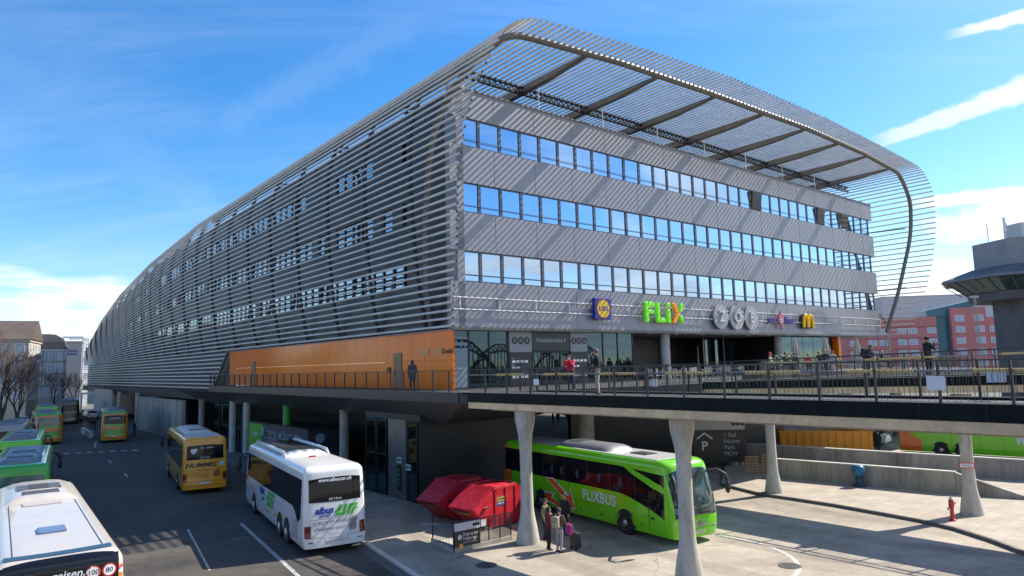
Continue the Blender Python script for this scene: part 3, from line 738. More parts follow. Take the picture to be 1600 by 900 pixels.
mb = MB(); mb.lathe([(.60, .015), (.60, .025)], 36, 0, M_); mb.build('disc', [mat('sign_yellow', (.75, .50, .01), .4)], s)
for ch, dx in (('L', -.33), ('D', .10), ('L', .40)): mb = MB(); text_on(mb, ch, .40, lambda x, y, z, dx=dx: (dx + x, -.45 - z, y), bold=.02, depth=.004); mb.build('letter', [MATS['sign_blue']], s)
mb = MB(); text_on(mb, 'i', .40, lambda x, y, z: (x - .12, -.452 - z, y), bold=.02, depth=.004, shear=.2); mb.build('lettering', [MATS['sign_red']], s)
s = sign_root('sign', 'large bright green lettering with an orange chevron on the grey fascia', 18.7, 10.93)
def block_letters(parent, mats, x0=-2.2, h=1.5, depth=.22):
    """thick rounded capitals F L i X made of bars, X with an orange chevron"""
    t = .30; g = MB(); y0, y1 = -.05 - depth - .17, -.22
    def bx(a, b, c, d_, mb_): mb_.box((a, y0, c), (b, y1, d_))
    F_ = MB(); bx(x0, x0 + .36, -h / 2, h / 2, F_); bx(x0 + .36, x0 + 1.05, h / 2 - .34, h / 2, F_); bx(x0 + .36, x0 + .92, -.14, .18, F_); F_.build('letter', mats[0], parent, bevel=.07)
    L_ = MB(); a = x0 + 1.28; bx(a, a + .36, -h / 2, h / 2, L_); bx(a + .36, a + 1.0, -h / 2, -h / 2 + .34, L_); L_.build('letter', mats[0], parent, bevel=.07)
    I_ = MB(); a = x0 + 2.5; bx(a, a + .36, -h / 2, .26, I_); bx(a, a + .36, .42, h / 2, I_); I_.build('letter', mats[0], parent, bevel=.07)
    a = x0 + 3.1; X1 = MB(); X2 = MB()
    M_ = lambda: None
    def para(mb_, p, q, w):  # slanted stroke
        (xa, za), (xb, zb) = p, q
        vs = [(xa, y0, za), (xa + w, y0, za), (xb + w, y0, zb), (xb, y0, zb), (xa, y1, za), (xa + w, y1, za), (xb + w, y1, zb), (xb, y1, zb)]
        mb_.add(vs, [(0, 1, 2, 3), (7, 6, 5, 4), (0, 4, 5, 1), (1, 5, 6, 2), (2, 6, 7, 3), (3, 7, 4, 0)])
    para(X1, (a, h / 2), (a + .42, 0), .40); para(X1, (a + .42, -.002), (a, -h / 2), .40); X1.build('chevron', mats[1], parent, bevel=.05)
    para(X2, (a + 1.02, h / 2), (a + .80, .12), .36); X2.build('letter_stroke', mats[0], parent, bevel=.05); X2 = MB(); para(X2, (a + .80, -.12), (a + 1.02, -h / 2), .36); X2.build('letter_stroke', mats[0], parent, bevel=.05)
block_letters(s, [mat('sign_green', (.20, .80, .01), .4, emit=.12), mat('sign_orange', (.85, .28, .01), .4, emit=.12)])
s = sign_root('sign', 'three linked grey discs with the letters Z, O and B on the fascia', 28.15, 10.82)
mb = MB()
for k in (-1, 0, 1): mb.lathe([(1.0, 0), (1.0, .12)], 40, 0, Matrix.Translation((k * 2.2, -.20, 0)) @ Matrix.Rotation(R(90), 4, 'X') @ Matrix.Diagonal((1.0, 1.0, 1, 1)))
for k in (-1.1, 1.1): mb.box((k - .28, -.30, -.2), (k + .28, -.21, .2))
mb.build('discs', [mat('sign_disc_grey', (.42, .41, .40), .45, .1)], s, smooth=40)
for k, ch in ((-1, 'Z'), (0, 'O'), (1, 'B')):
    mb = MB(); text_on(mb, ch, 1.25, lambda x, y, z, k=k: (k * 2.2 + x, -.40 - z, y), bold=.035, depth=.07); mb.build('letter', [mat('letter_silver', (.60, .59, .58), .4, .2)], s)
s = sign_root('sign', 'purple bus line lettering around a pink diamond on the fascia', 35.1, 10.75)
mb = MB(); text_on(mb, 'eur', .85, lambda x, y, z: (-1.35 + x, -.25 - z, y), bold=.03, depth=.05); text_on(mb, 'lines', .85, lambda x, y, z: (1.45 + x, -.25 - z, y), bold=.03, depth=.05); mb.build('lettering', [mat('sign_purple', (.10, .04, .30), .4)], s)
mb = MB(); mb.add([(0, -.32, .85), (.5, -.32, 0), (0, -.32, -.85), (-.5, -.32, 0), (0, -.2, .85), (.5, -.2, 0), (0, -.2, -.85), (-.5, -.2, 0)], [(0, 3, 2, 1), (4, 5, 6, 7), (0, 1, 5, 4), (1, 2, 6, 5), (2, 3, 7, 6), (3, 0, 4, 7)]); mb.build('diamond', [mat('sign_pink', (.62, .12, .16), .4)], s)
mb = MB(); text_on(mb, 'o', .8, lambda x, y, z: (x, -.34 - z, y + .04), bold=.04, depth=.01); mb.build('lettering', [M_white], s)
s = sign_root('sign', 'yellow double-arched restaurant sign on a dark box on the fascia', 39.7, 10.72)
mb = MB(); mb.box((-.92, -.30, -.62), (1.02, -.17, .66)); mb.build('board', [mat('sign_brown', (.05, .035, .02), .5)], s)
mb = MB()
for k in (-1, 1):
    pts = []
    for i in range(15):
        t = i / 14 * math.pi; pts.append((k * .44 + .40 * math.cos(t), -.40, -.52 + 1.15 * math.sin(t) ** .8 if 0 < i < 14 else -.52))
    mb.tube(pts, .13, 8)
mb.build('arches', [mat('sign_gold', (.85, .50, .01), .4, emit=.1)], s, smooth=50)

# ================================================================== WALKWAYS
M_beam = mat('beam_concrete', (.74, .52, .30), .8, 0, var=.2, vscale=.9, bump=.15, bscale=25)
PROF = [(.50, 0), (.485, .12), (.40, .65), (.31, 1.1), (.275, 1.4), (.25, 2.6), (.255, 3.6), (.275, 4.2), (.31, 4.5), (.42, 5.0), (.44, 5.44)]
def pillar(root, D, s, top, sc=1.0):
    mb = MB(); mb.lathe([(r * sc, z * top / 5.44) for r, z in PROF], 28, 0, Matrix.Translation(K(D, s)))
    return mb.build('pillar', [M_pillar], root, smooth=50)
M_pillar = mat('pillar_concrete', (.44, .42, .37), .82, 0, var=.26, vscale=2.6, bump=.10, bscale=60, stretch=(1, 1, .22))
br1 = thing('footbridge', 'nearer narrow concrete footbridge on flared pillars crossing in front of the terrace', 'footbridge', (0, 0, 0))
mb = MB(); mb.prism([K(19.5, -8), K(22.1, -8), K(22.1, 25), K(19.5, 25)], 5.60, 6.05, 0); mb.build('deck', [M_deck], br1)
mb = MB(); mb.prism([K(19.1, -8), K(19.5, -8), K(19.5, 25.2), K(19.1, 25.2)], 5.43, 5.70, 0); mb.build('edge_beam', [M_beam], br1)
mb = MB(); mb.prism([K(22.1, -8), K(22.4, -8), K(22.4, 24), K(22.1, 24)], 5.43, 5.70, 0); mb.build('edge_beam', [M_beam], br1)
mb = MB(); mb.prism([K(19.5, -8), K(22.1, -8), K(22.1, 24), K(19.5, 24)], 5.35, 5.60, 0); mb.build('slab', [M_conc], br1)
M_fpanel = mat('fascia_panel', (.006, .010, .012), .5, 0, var=.35, vscale=.7, spec=.12)
for k in range(24):
    s0 = -8 + k * 1.45
    mb = MB(); mb.prism([K(19.08, s0), K(19.14, s0), K(19.14, s0 + 1.435), K(19.08, s0 + 1.435)], 5.705, 6.13, 0); mb.build('fascia_panel', [M_fpanel], br1)
mb = MB(); mb.prism([K(22.36, -8), K(22.42, -8), K(22.42, 24), K(22.36, 24)], 5.705, 6.13, 0); mb.build('fascia_panel', [M_fpanel], br1)
for p in ((.41, 29.32), (5.75, 24.0)):
    q = Vector((*p, 0)); pillar(br1, q.dot(WN), q.dot(WD), 5.40)
pillar(br1, 20.3, -.5, 5.4)
br2 = thing('footbridge', 'farther narrow footbridge rising gently to the right behind the nearer one', 'footbridge', (0, 0, 0))
def zf(s): return 6.12 + (22.4 - s) * .022
def slab2(name, D0, D1, dz0, dz1, m, s0=-8, s1=22.4):
    pts = [K(D0, s0), K(D1, s0), K(D1, s1), K(D0, s1)]; mb = MB()
    mb.prism(pts, [zf(s0) + dz0, zf(s0) + dz0, zf(s1) + dz0, zf(s1) + dz0], [zf(s0) + dz1, zf(s0) + dz1, zf(s1) + dz1, zf(s1) + dz1], 0); return mb.build(name, [m], br2)
slab2('deck', 33.7, 36.9, -.35, -.05, M_deck); slab2('slab', 34.0, 36.6, -.62, -.355, M_conc)
slab2('edge_beam', 33.6, 33.95, -.70, -.40, M_beam); slab2('edge_beam', 36.65, 37.0, -.70, -.40, M_beam)
slab2('fascia_panel', 33.56, 33.62, -.39, .0, M_fpanel); slab2('fascia_panel', 36.98, 37.04, -.39, .0, M_fpanel)
for p, t in (((13.97, 38.16), 5.35), ((20.57, 31.9), 5.5)):
    q = Vector((*p, 0)); pillar(br2, q.dot(WN), q.dot(WD), t, 1.0)
pillar(br2, 35.6, 2, 5.7)

def railing(label, P, Q, spacing, top=1.07, wood=None, foot=.0, drop=.42, inner=None, infill=.14, grp='railings of the raised walkways'):
    """posts, top and foot rail, thin infill bars, optional inner handrail with wooden grips (P, Q at floor level)"""
    P, Q = Vector(P), Vector(Q); Lr = (Q - P).length; dv = (Q - P).normalized(); ang = math.atan2(dv.y, dv.x)
    r = thing('railing', label, 'railing', P, ang, grp); sl = (Q.z - P.z) / Lr
    n = int(Lr / spacing)
    def zz_(x): return sl * x
    for k in range(n + 1):
        x = k * spacing
        if x > Lr + .01: break
        mb = MB(); mb.box((x - .03, -.035, zz_(x) - drop), (x + .03, .035, zz_(x) + top)); mb.build('post', [M_rail], r)
    mb = MB(); mb.bar((0, 0, top + .02), (Lr, 0, top + .02 + zz_(Lr)), .07, .035); mb.build('top_rail', [M_rail], r)
    mb = MB(); mb.bar((0, 0, .07), (Lr, 0, .07 + zz_(Lr)), .05, .03); mb.build('foot_rail', [M_railgrey], r)
    mb = MB(); x = .07
    while x < Lr:
        mb.bar((x, 0, .08 + zz_(x)), (x, 0, top + zz_(x)), .009, .009); x += infill
    mb.build('infill_bars', [M_rail], r)
    if inner:
        hz, off = inner
        mb = MB(); mb.tube([(0, off, hz), (Lr, off, hz + zz_(Lr))], .03, 8); mb.build('handrail', [M_railgrey], r)
        if wood:
            a0, wl_, per = wood; x = a0
            while x + wl_ < Lr:
                mb = MB(); mb.tube([(x, off, hz + zz_(x)), (x + wl_, off, hz + zz_(x + wl_))], .05, 10); mb.build('wooden_grip', [M_wood], r); x += per
    return r
railing('dark railing with wooden grips along the near edge of the nearer footbridge', K(19.14, -6, 6.08), K(19.14, 25.3, 6.08), 1.5, wood=(.6, 1.7, 3.0), inner=(.84, -.12))
railing('dark railing along the inner edge of the nearer footbridge', K(22.3, -6, 6.06), K(22.3, 25.0, 6.06), 1.5)
railing('dark railing with wooden grips along the near edge of the farther footbridge', K(33.66, -6, zf(-6)), K(33.66, 22.3, zf(22.3)), 1.9, wood=(.4, 3.0, 5.4), inner=(.86, -.12))
railing('dark railing along the far edge of the farther footbridge', K(36.9, -6, zf(-6)), K(36.9, 21.0, zf(21)), 1.9, infill=.3)
railing('long dark railing along the orange gallery on the street side', B(-3.78, 33.9, 6.05), B(-3.78, -6.3, 6.05), 1.4)
railing('dark railing along the front edge of the cafe terrace', B(15.0, -10.15, 6.05), B(52, -10.15, 6.05), 2.0, infill=.4)
railing('short dark railing closing the gap between the two footbridges', K(22.4, 25.35, 6.05), K(33.6, 22.35, 6.08), 1.5, infill=.3)
# paper notices tied to the railings
for i, (D, s, z, w, lab) in enumerate(((19.09, 6.05, 6.62, .42, 'blank white notice tied to the near railing by the right edge'), (22.33, 5.6, 6.72, .46, 'grey-white notice on the inner footbridge railing at the right edge'), (19.09, 20.6, 6.62, .3, 'small white notice tied to the near railing beside the glass entrance'), (22.0, 16.9, 6.5, .34, 'small white notice low on the railing behind the man in red'))):
    r = thing('notice', lab, 'notice', K(D, s, z), WROT); mb = MB()
    mb.box((-.012, -w / 2, -w * .42), (.0, w / 2, w * .42)); mb.build('sheet', [mat('paper_white', (.72, .72, .72), .6, 0, var=.03)], r)
    mb = MB()
    for a in (-w * .46, w * .46):
        for b in (-w * .38, w * .38): mb.box((-.018, a - .012, b - .012), (-.0125, a + .012, b + .012))
    mb.build('fixings', [M_railgrey], r)

# ================================================================== WALLS AND RAMP, RIGHT
WV = Vector((.742, -.670, 0)); WNn = Vector((.670, .742, 0))
def wall_run(name, label, P, L1, L2, h, thick):
    r = thing(name, label, 'wall', P, math.atan2(WV.y, WV.x))
    mb = MB(); x = 0
    while x < L1 - .01:
        e = min(L1, x + 3.6); mb.box((x, 0, 0), (e - .015, thick, h - .06)); x = e
    if L2: mb.add([(L1, 0, 0), (L1 + L2, 0, 0), (L1, 0, h - .06), (L1, thick, 0), (L1 + L2, thick, 0), (L1, thick, h - .06)], [(0, 1, 2), (3, 5, 4), (1, 4, 5, 2), (0, 3, 4, 1), (0, 2, 5, 3)])
    mb.build('panels', [M_conc_s], r)
    mb = MB(); mb.box((-.02, -.02, h - .058), (L1, thick + .02, h)); mb.build('lit_top', [M_conc_l], r)  # paler strip paints sunlight onto the top of the wall
    return r
wall_run('ramp_wall', 'nearer low concrete ramp wall with a sunlit-painted top and a sloping right end', (15.6, 43.1, .13), 9.8, 3.4, 1.13, .28)
wall_run('ramp_wall', 'farther low concrete ramp wall behind the nearer one', (16.0, 51.3, 0), 17.5, 4.0, 1.30, .3)

# ================================================================== COACHES
M_bumper = mat('black_plastic', (.02, .02, .022), .55, 0, var=.2)
M_chrome = mat('wheel_metal', (.45, .45, .46), .3, .8, var=.2, vscale=6)
M_plate_w = mat('number_plate', (.62, .63, .65), .4)
M_tail = mat('tail_lamp_red', (.16, .006, .006), .15, coat=.5)
M_amber = mat('amber_lamp', (.55, .18, .01), .2)
M_lamp = mat('headlamp_glass', (.45, .47, .5), .08, .5, coat=1)
M_acgrey = mat('roof_unit_grey', (.16, .165, .175), .45, 0, var=.1)
M_grille = mat('louvre_grey', (.10, .10, .105), .5, .2)
def paint(name, col, rough=.22, var=.05, col2=None): return mat(name, col, rough, 0, var=var, vscale=1.2, coat=.6, col2=col2)
P_white = paint('coach_white', (.76, .76, .75)); P_cream = paint('coach_cream', (.52, .475, .42), .4)
P_green = paint('coach_green', (.165, .60, .008)); P_dgreen = paint('coach_mid_green', (.045, .36, .03)); P_org = paint('coach_orange', (.78, .13, .01))
P_yel = paint('coach_ochre', (.74, .31, .015)); P_dark = paint('coach_black', (.016, .017, .02)); P_grey = paint('coach_grey', (.30, .30, .31))
class Coach:
    def __init__(s, name, label, pos, heading, L=12.6, H=3.45, W=2.55, paint=None, group=None, rake=.42, er=.26):
        """pos = rear centre on the ground, heading = direction of travel (radians from +x)"""
        s.L, s.H, s.W, s.rake, s.er, s.ef = L, H, W, rake, er, .50
        s.root = thing(name, label, 'coach', (pos[0], pos[1], 0), heading, group); s.paint = paint
        mb = MB(); rows = []
        zs_ = [.30, .36, .6, .9, 1.1, 1.4, 1.8, 2.2, 2.6, 2.9, H - .30]
        rr = .26
        for k in range(7):
            a = k / 6 * math.pi / 2 * .97; zs_.append(H - rr + rr * math.sin(a))
        s.rr = rr
        for z in zs_:
            pts = []
            ts = [i / 10 * math.pi / 2 for i in range(11)]
            # once round: front centre -> left flank -> rear centre -> right flank
            for t in ts: pts.append(s.endpt(z, t, +1, +1))
            for t in reversed(ts): pts.append(s.endpt(z, t, -1, +1))
            for t in ts[1:]: pts.append(s.endpt(z, t, -1, -1))
            for t in list(reversed(ts))[:-1]: pts.append(s.endpt(z, t, +1, -1))
            rows.append(pts)
        n = len(rows[0]); vs = [p for r in rows for p in r]; fs = []
        for i in range(len(rows) - 1):
            for j in range(n): fs.append((i * n + j, i * n + (j + 1) % n, (i + 1) * n + (j + 1) % n, (i + 1) * n + j))
        fs.append(tuple(range((len(rows) - 1) * n, len(rows) * n))); fs.append(tuple(reversed(range(n))))
        mb.add(vs, fs); s.body = mb.build('body', [paint], s.root, smooth=32)
    def ins(s, z): return s.rr - math.sqrt(max(0, s.rr ** 2 - max(0, z - (s.H - s.rr)) ** 2))
    def hw(s, z):
        t = max(0, (z - 1.2) / (s.H - 1.2)); b = .05 * max(0, (.55 - z) / .25) if z < .55 else 0
        return s.W / 2 - .07 * t ** 1.6 - b - s.ins(z)
    def xf(s, z): return s.L - (.02 if z < 1.05 else .02 + s.rake * ((z - 1.05) / (s.H - 1.05)) ** 1.5) - (.06 * max(0, (.6 - z) / .3)) - s.ins(z) * 1.2
    def xr(s, z): return (0.0 if z < .85 else .04 + .20 * ((z - .85) / (s.H - .85)) ** 1.4) + s.ins(z) * 1.1
    def endpt(s, z, t, fr, side):
        # t = 0 at the centre line, pi/2 at the flank; superellipse corner
        p = 2.0 / (3.4 if fr > 0 else 4.2); q = math.sin(t) ** p; c = math.cos(t) ** p if t < math.pi / 2 - 1e-6 else 0
        e = s.ef if fr > 0 else s.er
        if fr > 0: return (s.xf(z) - e * (1 - c), side * s.hw(z) * q, z)
        return (s.xr(z) + e * (1 - c), side * s.hw(z) * q, z)
    def xend(s, y, z, fr):
        pw = 3.4 if fr > 0 else 4.2; q = min(.9995, abs(y) / s.hw(z)); c = (1 - q ** pw) ** (1 / pw); e = s.ef if fr > 0 else s.er
        return s.xf(z) - e * (1 - c) if fr > 0 else s.xr(z) + e * (1 - c)
    # surface maps -------------------------------------------------
    def side(s, sd, off=.006): return lambda x, z: (x, sd * (s.hw(z) + off), z)
    def rear(s, off=.006): return lambda y, z: (s.xend(y, z, -1) - off, y, z)
    def front(s, off=.006): return lambda y, z: (s.xend(y, z, 1) + off, y, z)
    def roof(s, off=.004): return lambda x, y: (x, y, s.H + off)
    def patch(s, fn, xs, lo, hi, name, m, parent=None, nz=6, label=None):
        """a fitted panel: columns xs, lower and upper edge as functions or constants"""
        f = lambda e, x: e(x) if callable(e) else e
        rows = [[fn(x, f(lo, x) + (f(hi, x) - f(lo, x)) * k / nz) for x in xs] for k in range(nz + 1)]
        return MB().grid(rows).build(name, m if isinstance(m, list) else [m], parent or s.root, smooth=40, label=label)
    def poly(s, fn, pts, name, m, parent=None):
        mb = MB(); mb.add([fn(*p) for p in pts], [tuple(range(len(pts)))]); return mb.build(name, [m], parent or s.root)
    def text(s, fn, txt, cx, cz, size, m, dirn=1, parent=None, name='lettering', **k):
        mb = MB(); text_on(mb, txt, size, lambda x, y, z: fn(cx + dirn * x, cz + y), **k); return mb.build(name, [m], parent or s.root)
    def wheels(s, xs, twin=(), hub=None, sides=(1, -1)):
        for sd in sides:
            for x in xs:
                y = sd * (s.W / 2 - .16); w = .335
                arch = MB(); ring = [(x + .60 * math.cos(a), .48 + .60 * math.sin(a)) for a in [math.pi * (-.10 + 1.2 * i / 18) for i in range(19)]]
                ring = [(a, max(.33, b)) for a, b in ring]
                arch.add([s.side(sd, .004)(a, b) for a, b in ring], [tuple(range(len(ring)))]); arch.build('wheel_arch', [M_bumper], s.root)
                mb = MB(); M_ = Matrix.Translation((x, y, .49)) @ Matrix.Rotation(R(90) * (-sd), 4, 'X')
                mb.lathe([(.30, -.14), (.44, -.145), (.485, -.11), (.49, 0), (.485, .14), (.455, .19), (.31, .20), (.29, .19)], 28, 0, M_)
                ty = mb.build('wheel', [M_rubber], s.root, smooth=35)
                hb = MB(); hb.lathe([(.29, .17), (.285, .195), (.25, .15), (.20, .13), (.16, .15), (.15, .21), (.10, .235), (.001, .24)], 24, 0, M_)
                for b in range(10):
                    a = b * math.pi / 5; hb.tube([M_ @ Vector((.215 * math.cos(a), .215 * math.sin(a), .13)), M_ @ Vector((.215 * math.cos(a), .215 * math.sin(a), .19))], .02, 6)
                hb.build('rim', [hub or M_chrome], ty, smooth=40)
    def band(s, sd, x0, x1, z0=1.75, z1=2.88, name='side_window', m=None, posts=(), lo=None, hi=None, n=26):
        xs = list(np.linspace(x0, x1, n)); o = s.patch(s.side(sd, .007), xs, lo or z0, hi or z1, name, m or M_busglass)
        if posts:
            mb = MB(); fl = (lambda e, x: e(x) if callable(e) else e)
            for p in posts:
                a, b = fl(lo or z0, p), fl(hi or z1, p)
                mb.grid([[s.side(sd, .010)(p - .02, a + (b - a) * k / 5), s.side(sd, .010)(p + .02, a + (b - a) * k / 5)] for k in range(6)])
            mb.build('window_joints', [M_bumper], o)
        return o
    def tail(s, z=1.0, h=.5, w=.2):
        for sd in (1, -1):
            ys = list(np.linspace(sd * (s.W / 2 - .045), sd * (s.W / 2 - .045 - w), 8)); s.patch(s.rear(.012), ys, z - h / 2, z + h / 2, 'tail_light', M_tail)
    def plate(s, z=.62, txt='M 2045'):
        p = s.patch(s.rear(.016), [-.28, 0, .28], z - .06, z + .06, 'number_plate', M_plate_w)
    def gap(s, fn, pts, w=.012, name='panel_gap'):
        mb = MB()
        for (a, b), (c, d_) in zip(pts[:-1], pts[1:]):
            L_ = math.hypot(c - a, d_ - b); nx, nz = -(d_ - b) / L_ * w / 2, (c - a) / L_ * w / 2; k = max(1, int(L_ / .3))
            for i in range(k):
                p0, p1 = (a + (c - a) * i / k, b + (d_ - b) * i / k), (a + (c - a) * (i + 1) / k, b + (d_ - b) * (i + 1) / k)
                mb.add([fn(p0[0] - nx, p0[1] - nz), fn(p1[0] - nx, p1[1] - nz), fn(p1[0] + nx, p1[1] + nz), fn(p0[0] + nx, p0[1] + nz)], [(0, 1, 2, 3)])
        return mb.build(name, [M_bumper], s.root)
    def roof_unit(s, x0, x1, w=1.7, h=.24, m=None, glass=False, z=None):
        z = z or s.H; mb = MB(); rows = []
        for x, k in ((x0, .0), (x0 + .10, .7), (x0 + .35, 1), (x1 - .5, 1), (x1 - .15, .7), (x1, .0)):
            rows.append([(x, y * w / 2 * (.9 + .1 * (1 - k)) , z - .03 + (h * k + .03) * (1 - abs(y) ** 5)) for y in (-1, -.96, -.88, -.7, -.4, 0, .4, .7, .88, .96, 1)])
        mb.grid(rows); u = mb.build('roof_unit', [m or M_acgrey], s.root, smooth=40)
        mb = MB()
        for k in range(5):
            a = x0 + .55 + k * .17; mb.box((a, -.5, z + h - .005), (a + .09, .5, z + h + .012))
        mb.build('louvres', [M_grille], u)
        return u
    def hatch(s, x, y=0, m=None, l=.75, w=.62):
        mb = MB(); mb.box((x - l / 2, y - w / 2, s.H - .01), (x + l / 2, y + w / 2, s.H + .055)); return mb.build('roof_hatch', [m or M_acgrey], s.root, bevel=.025)
    def mirrors(s, m=None):
        for sd in (1, -1):
            a = s.front(0)(sd * (s.W / 2 - .25), 2.75); mb = MB()
            mb.tube([a, (a[0] + .35, sd * (s.W / 2 + .05), 2.80), (a[0] + .62, sd * (s.W / 2 + .22), 2.62), (a[0] + .66, sd * (s.W / 2 + .26), 2.35)], [.045, .05, .055, .07], 8)
            M_ = Matrix.Translation((a[0] + .66, sd * (s.W / 2 + .26), 2.12)) @ Matrix.Diagonal((.10, .13, .27, 1)); pr = [(max(1e-3, math.sin(math.pi * i / 8)), -math.cos(math.pi * i / 8)) for i in range(9)]
            mb.lathe(pr, 12, 0, M_); mb.build('mirror', [m or M_bumper], s.root, smooth=50)
def hd(dx, dy): return math.atan2(dy, dx)
def rear_center(pl, heading, W=2.55):
    """pl = rear left corner on the ground"""
    return (pl[0] + math.sin(heading) * W / 2, pl[1] - math.cos(heading) * W / 2)

# ---- white coach with green and blue lettering
h_ = hd(-.515, .857); W_ = 2.55
c = Coach('coach', 'white coach with blue and green lettering across its rear, standing by the gutter', rear_center((-8.42, 27.75), h_), h_, 13.0, 3.42, paint=P_white)
lo = lambda x: 1.50 if x > 1.75 else 1.50 - .42 * (1 - abs((x - .75) / 1.0)) ** .8 if x > .75 else 1.5
c.band(1, .55, 12.2, 1.62, 2.92, posts=(2.1, 4.0, 5.9, 7.8, 9.7, 11.2), lo=lambda x: 1.72 - (.55 * math.exp(-((x - .95) / .5) ** 2)))
c.band(-1, .55, 12.2, 1.62, 2.92, posts=(2.1, 4.0, 5.9, 7.8, 9.7, 11.2))
ys = list(np.linspace(-1.06, 1.06, 15))
rw = c.patch(c.rear(.008), ys, lambda y: 2.02 + .02 * abs(y), lambda y: 2.98 - .05 * abs(y) ** 3, 'rear_window', M_busglass)
M_ltr = mat('white_letters', (.70, .70, .70), .5); M_blue = mat('blue_letters', (.015, .045, .33), .4); M_grn = mat('green_letters', (.05, .46, .02), .4); M_gl = mat('grey_letters', (.18, .19, .2), .5)
c.text(c.rear(.012), 'www.albuscar.ch', 0, 2.88, .20, M_ltr, -1, rw, bold=.006, shear=.2); c.text(c.rear(.012), 'SETRA', 0, 2.12, .13, M_ltr, -1, rw, sx=1.5)
c.text(c.rear(.010), 'albus', .47, 1.70, .36, M_blue, -1, shear=.3, bold=.016); c.text(c.rear(.010), 'zürich', .45, 1.50, .19, M_blue, -1, shear=.3, bold=.006)
def jr_logo(fn, cx, cz, k, m, dirn):
    """slanted double-stroke J and r in green, as on the coach"""
    for pts in ([(-.42, -.22), (-.05, -.22), (.10, .22), (-.04, .22), (-.16, -.10), (-.46, -.10)], [(-.44, -.06), (-.22, -.06), (-.14, .22), (-.28, .22), (-.34, .04), (-.47, .04)],
                [(.02, -.22), (.14, -.22), (.28, .10), (.50, .10), (.55, .22), (.18, .22)], [(.20, -.22), (.32, -.22), (.40, -.02), (.50, -.02), (.53, .06), (.32, .06)]):
        c.poly(fn, [(cx + dirn * x * k, cz + z * k) for x, z in pts], 'emblem', m)
jr_logo(c.rear(.010), -.42, 1.66, .95, M_grn, -1)
c.text(c.rear(.010), 'ZÜRICH', .62, 1.22, .17, M_gl, -1, bold=.003); c.text(c.rear(.010), '+41 44 492 44 13', -.32, 1.25, .17, M_gl, -1, bold=.003)
c.text(c.rear(.010), 'office@albus-zuerich.ch', .12, 1.00, .155, M_gl, -1, bold=.002); c.text(c.rear(.010), 'f Facebook', .1, .80, .11, mat('pale_letters', (.42, .43, .45), .5), -1)
c.patch(c.rear(.010), list(np.linspace(-.56, -.86, 4)), lambda y: .82 + (-.56 - y) * .1, lambda y: 1.28 + (-.56 - y) * .25, 'vent', M_grey if False else mat('vent_grey', (.30, .30, .31), .5))
mb = MB()
for k in range(9): mb.add([c.rear(.013)(-.57, .86 + k * .05), c.rear(.013)(-.85, .87 + k * .053), c.rear(.013)(-.85, .885 + k * .053), c.rear(.013)(-.57, .875 + k * .05)], [(0, 1, 2, 3)])
mb.build('vent_slats', [M_grille], c.root)
c.tail(.93, .46, .24); c.plate(.60); c.gap(c.rear(.011), [(1.2, 1.37), (-1.2, 1.37)]); c.gap(c.rear(.011), [(1.2, .70), (.5, .68), (.42, .5), (-.42, .5), (-.5, .68), (-1.2, .70)]); c.gap(c.rear(.011), [(.95, .7), (.92, 2.9)]) if False else None
for sd in (1, -1): c.patch(c.rear(.011), [sd * 1.1, sd * .9], .50, .54, 'reflector', M_tail)
c.wheels([2.9, 4.25, 10.2], hub=P_white)
fn = c.side(1, .010)
c.text(fn, 'albus', 8.2, 1.48, .52, M_blue, -1, shear=.3, bold=.02); c.text(fn, 'zürich', 8.0, 1.12, .26, M_blue, -1, shear=.3, bold=.008)
jr_logo(fn, 6.3, 1.30, 1.7, M_grn, -1)
M_ostripe = mat('orange_stripe', (.78, .25, .01), .4)
c.poly(fn, [(12.2, 1.55), (12.2, 1.50), (8.3, .78), (8.3, .82)], 'stripe', M_ostripe); c.poly(fn, [(7.2, .80), (7.2, .70), (6.6, .62), (6.6, .70)], 'stripe', mat('red_stripe', (.62, .05, .01), .4)); c.poly(fn, [(5.6, .70), (5.6, .78), (3.6, 1.02), (3.6, .98)], 'stripe', M_ostripe)
c.poly(fn, [(12.55, 1.9), (12.55, 1.55), (11.9, 1.45), (12.2, 1.7)], 'stripe', MATS['red_stripe'])
for x in (3.6, 5.6, 7.4, 9.3): c.gap(c.side(1, .009), [(x, .36), (x, 1.5)])
mb = MB()
for k in range(12): mb.add([c.side(1, .011)(1.0, .55 + k * .06), c.side(1, .011)(1.9, .55 + k * .06), c.side(1, .011)(1.9, .575 + k * .06), c.side(1, .011)(1.0, .575 + k * .06)], [(0, 1, 2, 3)])
mb.build('vent_slats', [mat('vent_grey', (.30, .30, .31), .5)], c.root)
# raised roof spine: white surround with a glass dome
u_ = c.roof_unit(4.6, 11.4, 2.1, .20, P_white)
for sd in (1, -1): mb = MB(); mb.tube([(4.5, sd * .98, c.H - .02), (5.0, sd * .98, c.H + .16), (11.0, sd * .98, c.H + .18), (11.5, sd * .98, c.H)], [.05, .09, .09, .05], 8); mb.build('roof_rail', [P_white], c.root, smooth=50)
mb = MB(); rows = []
for x, k in ((5.2, 0), (5.6, .8), (6.4, 1), (9.2, 1), (10.0, .8), (10.4, 0)): rows.append([(x, y * .82, c.H + .19 + .09 * k * (1 - abs(y) ** 3)) for y in (-1, -.8, -.4, 0, .4, .8, 1)])
mb.grid(rows); mb.build('roof_glass', [mat('roof_glass_dark', (.03, .04, .045), .12, 0, coat=.5)], c.root, smooth=40)
mb = MB(); mb.box((3.6, -.14, c.H - .01), (3.75, .14, c.H + .06)); mb.build('marker_lamp', [mat('sign_red', (.55, .02, .015), .4)], c.root)
c.mirrors(); c.patch(c.front(.008), list(np.linspace(-1.17, 1.17, 15)), 1.15, 2.95, 'windscreen', M_busglass)

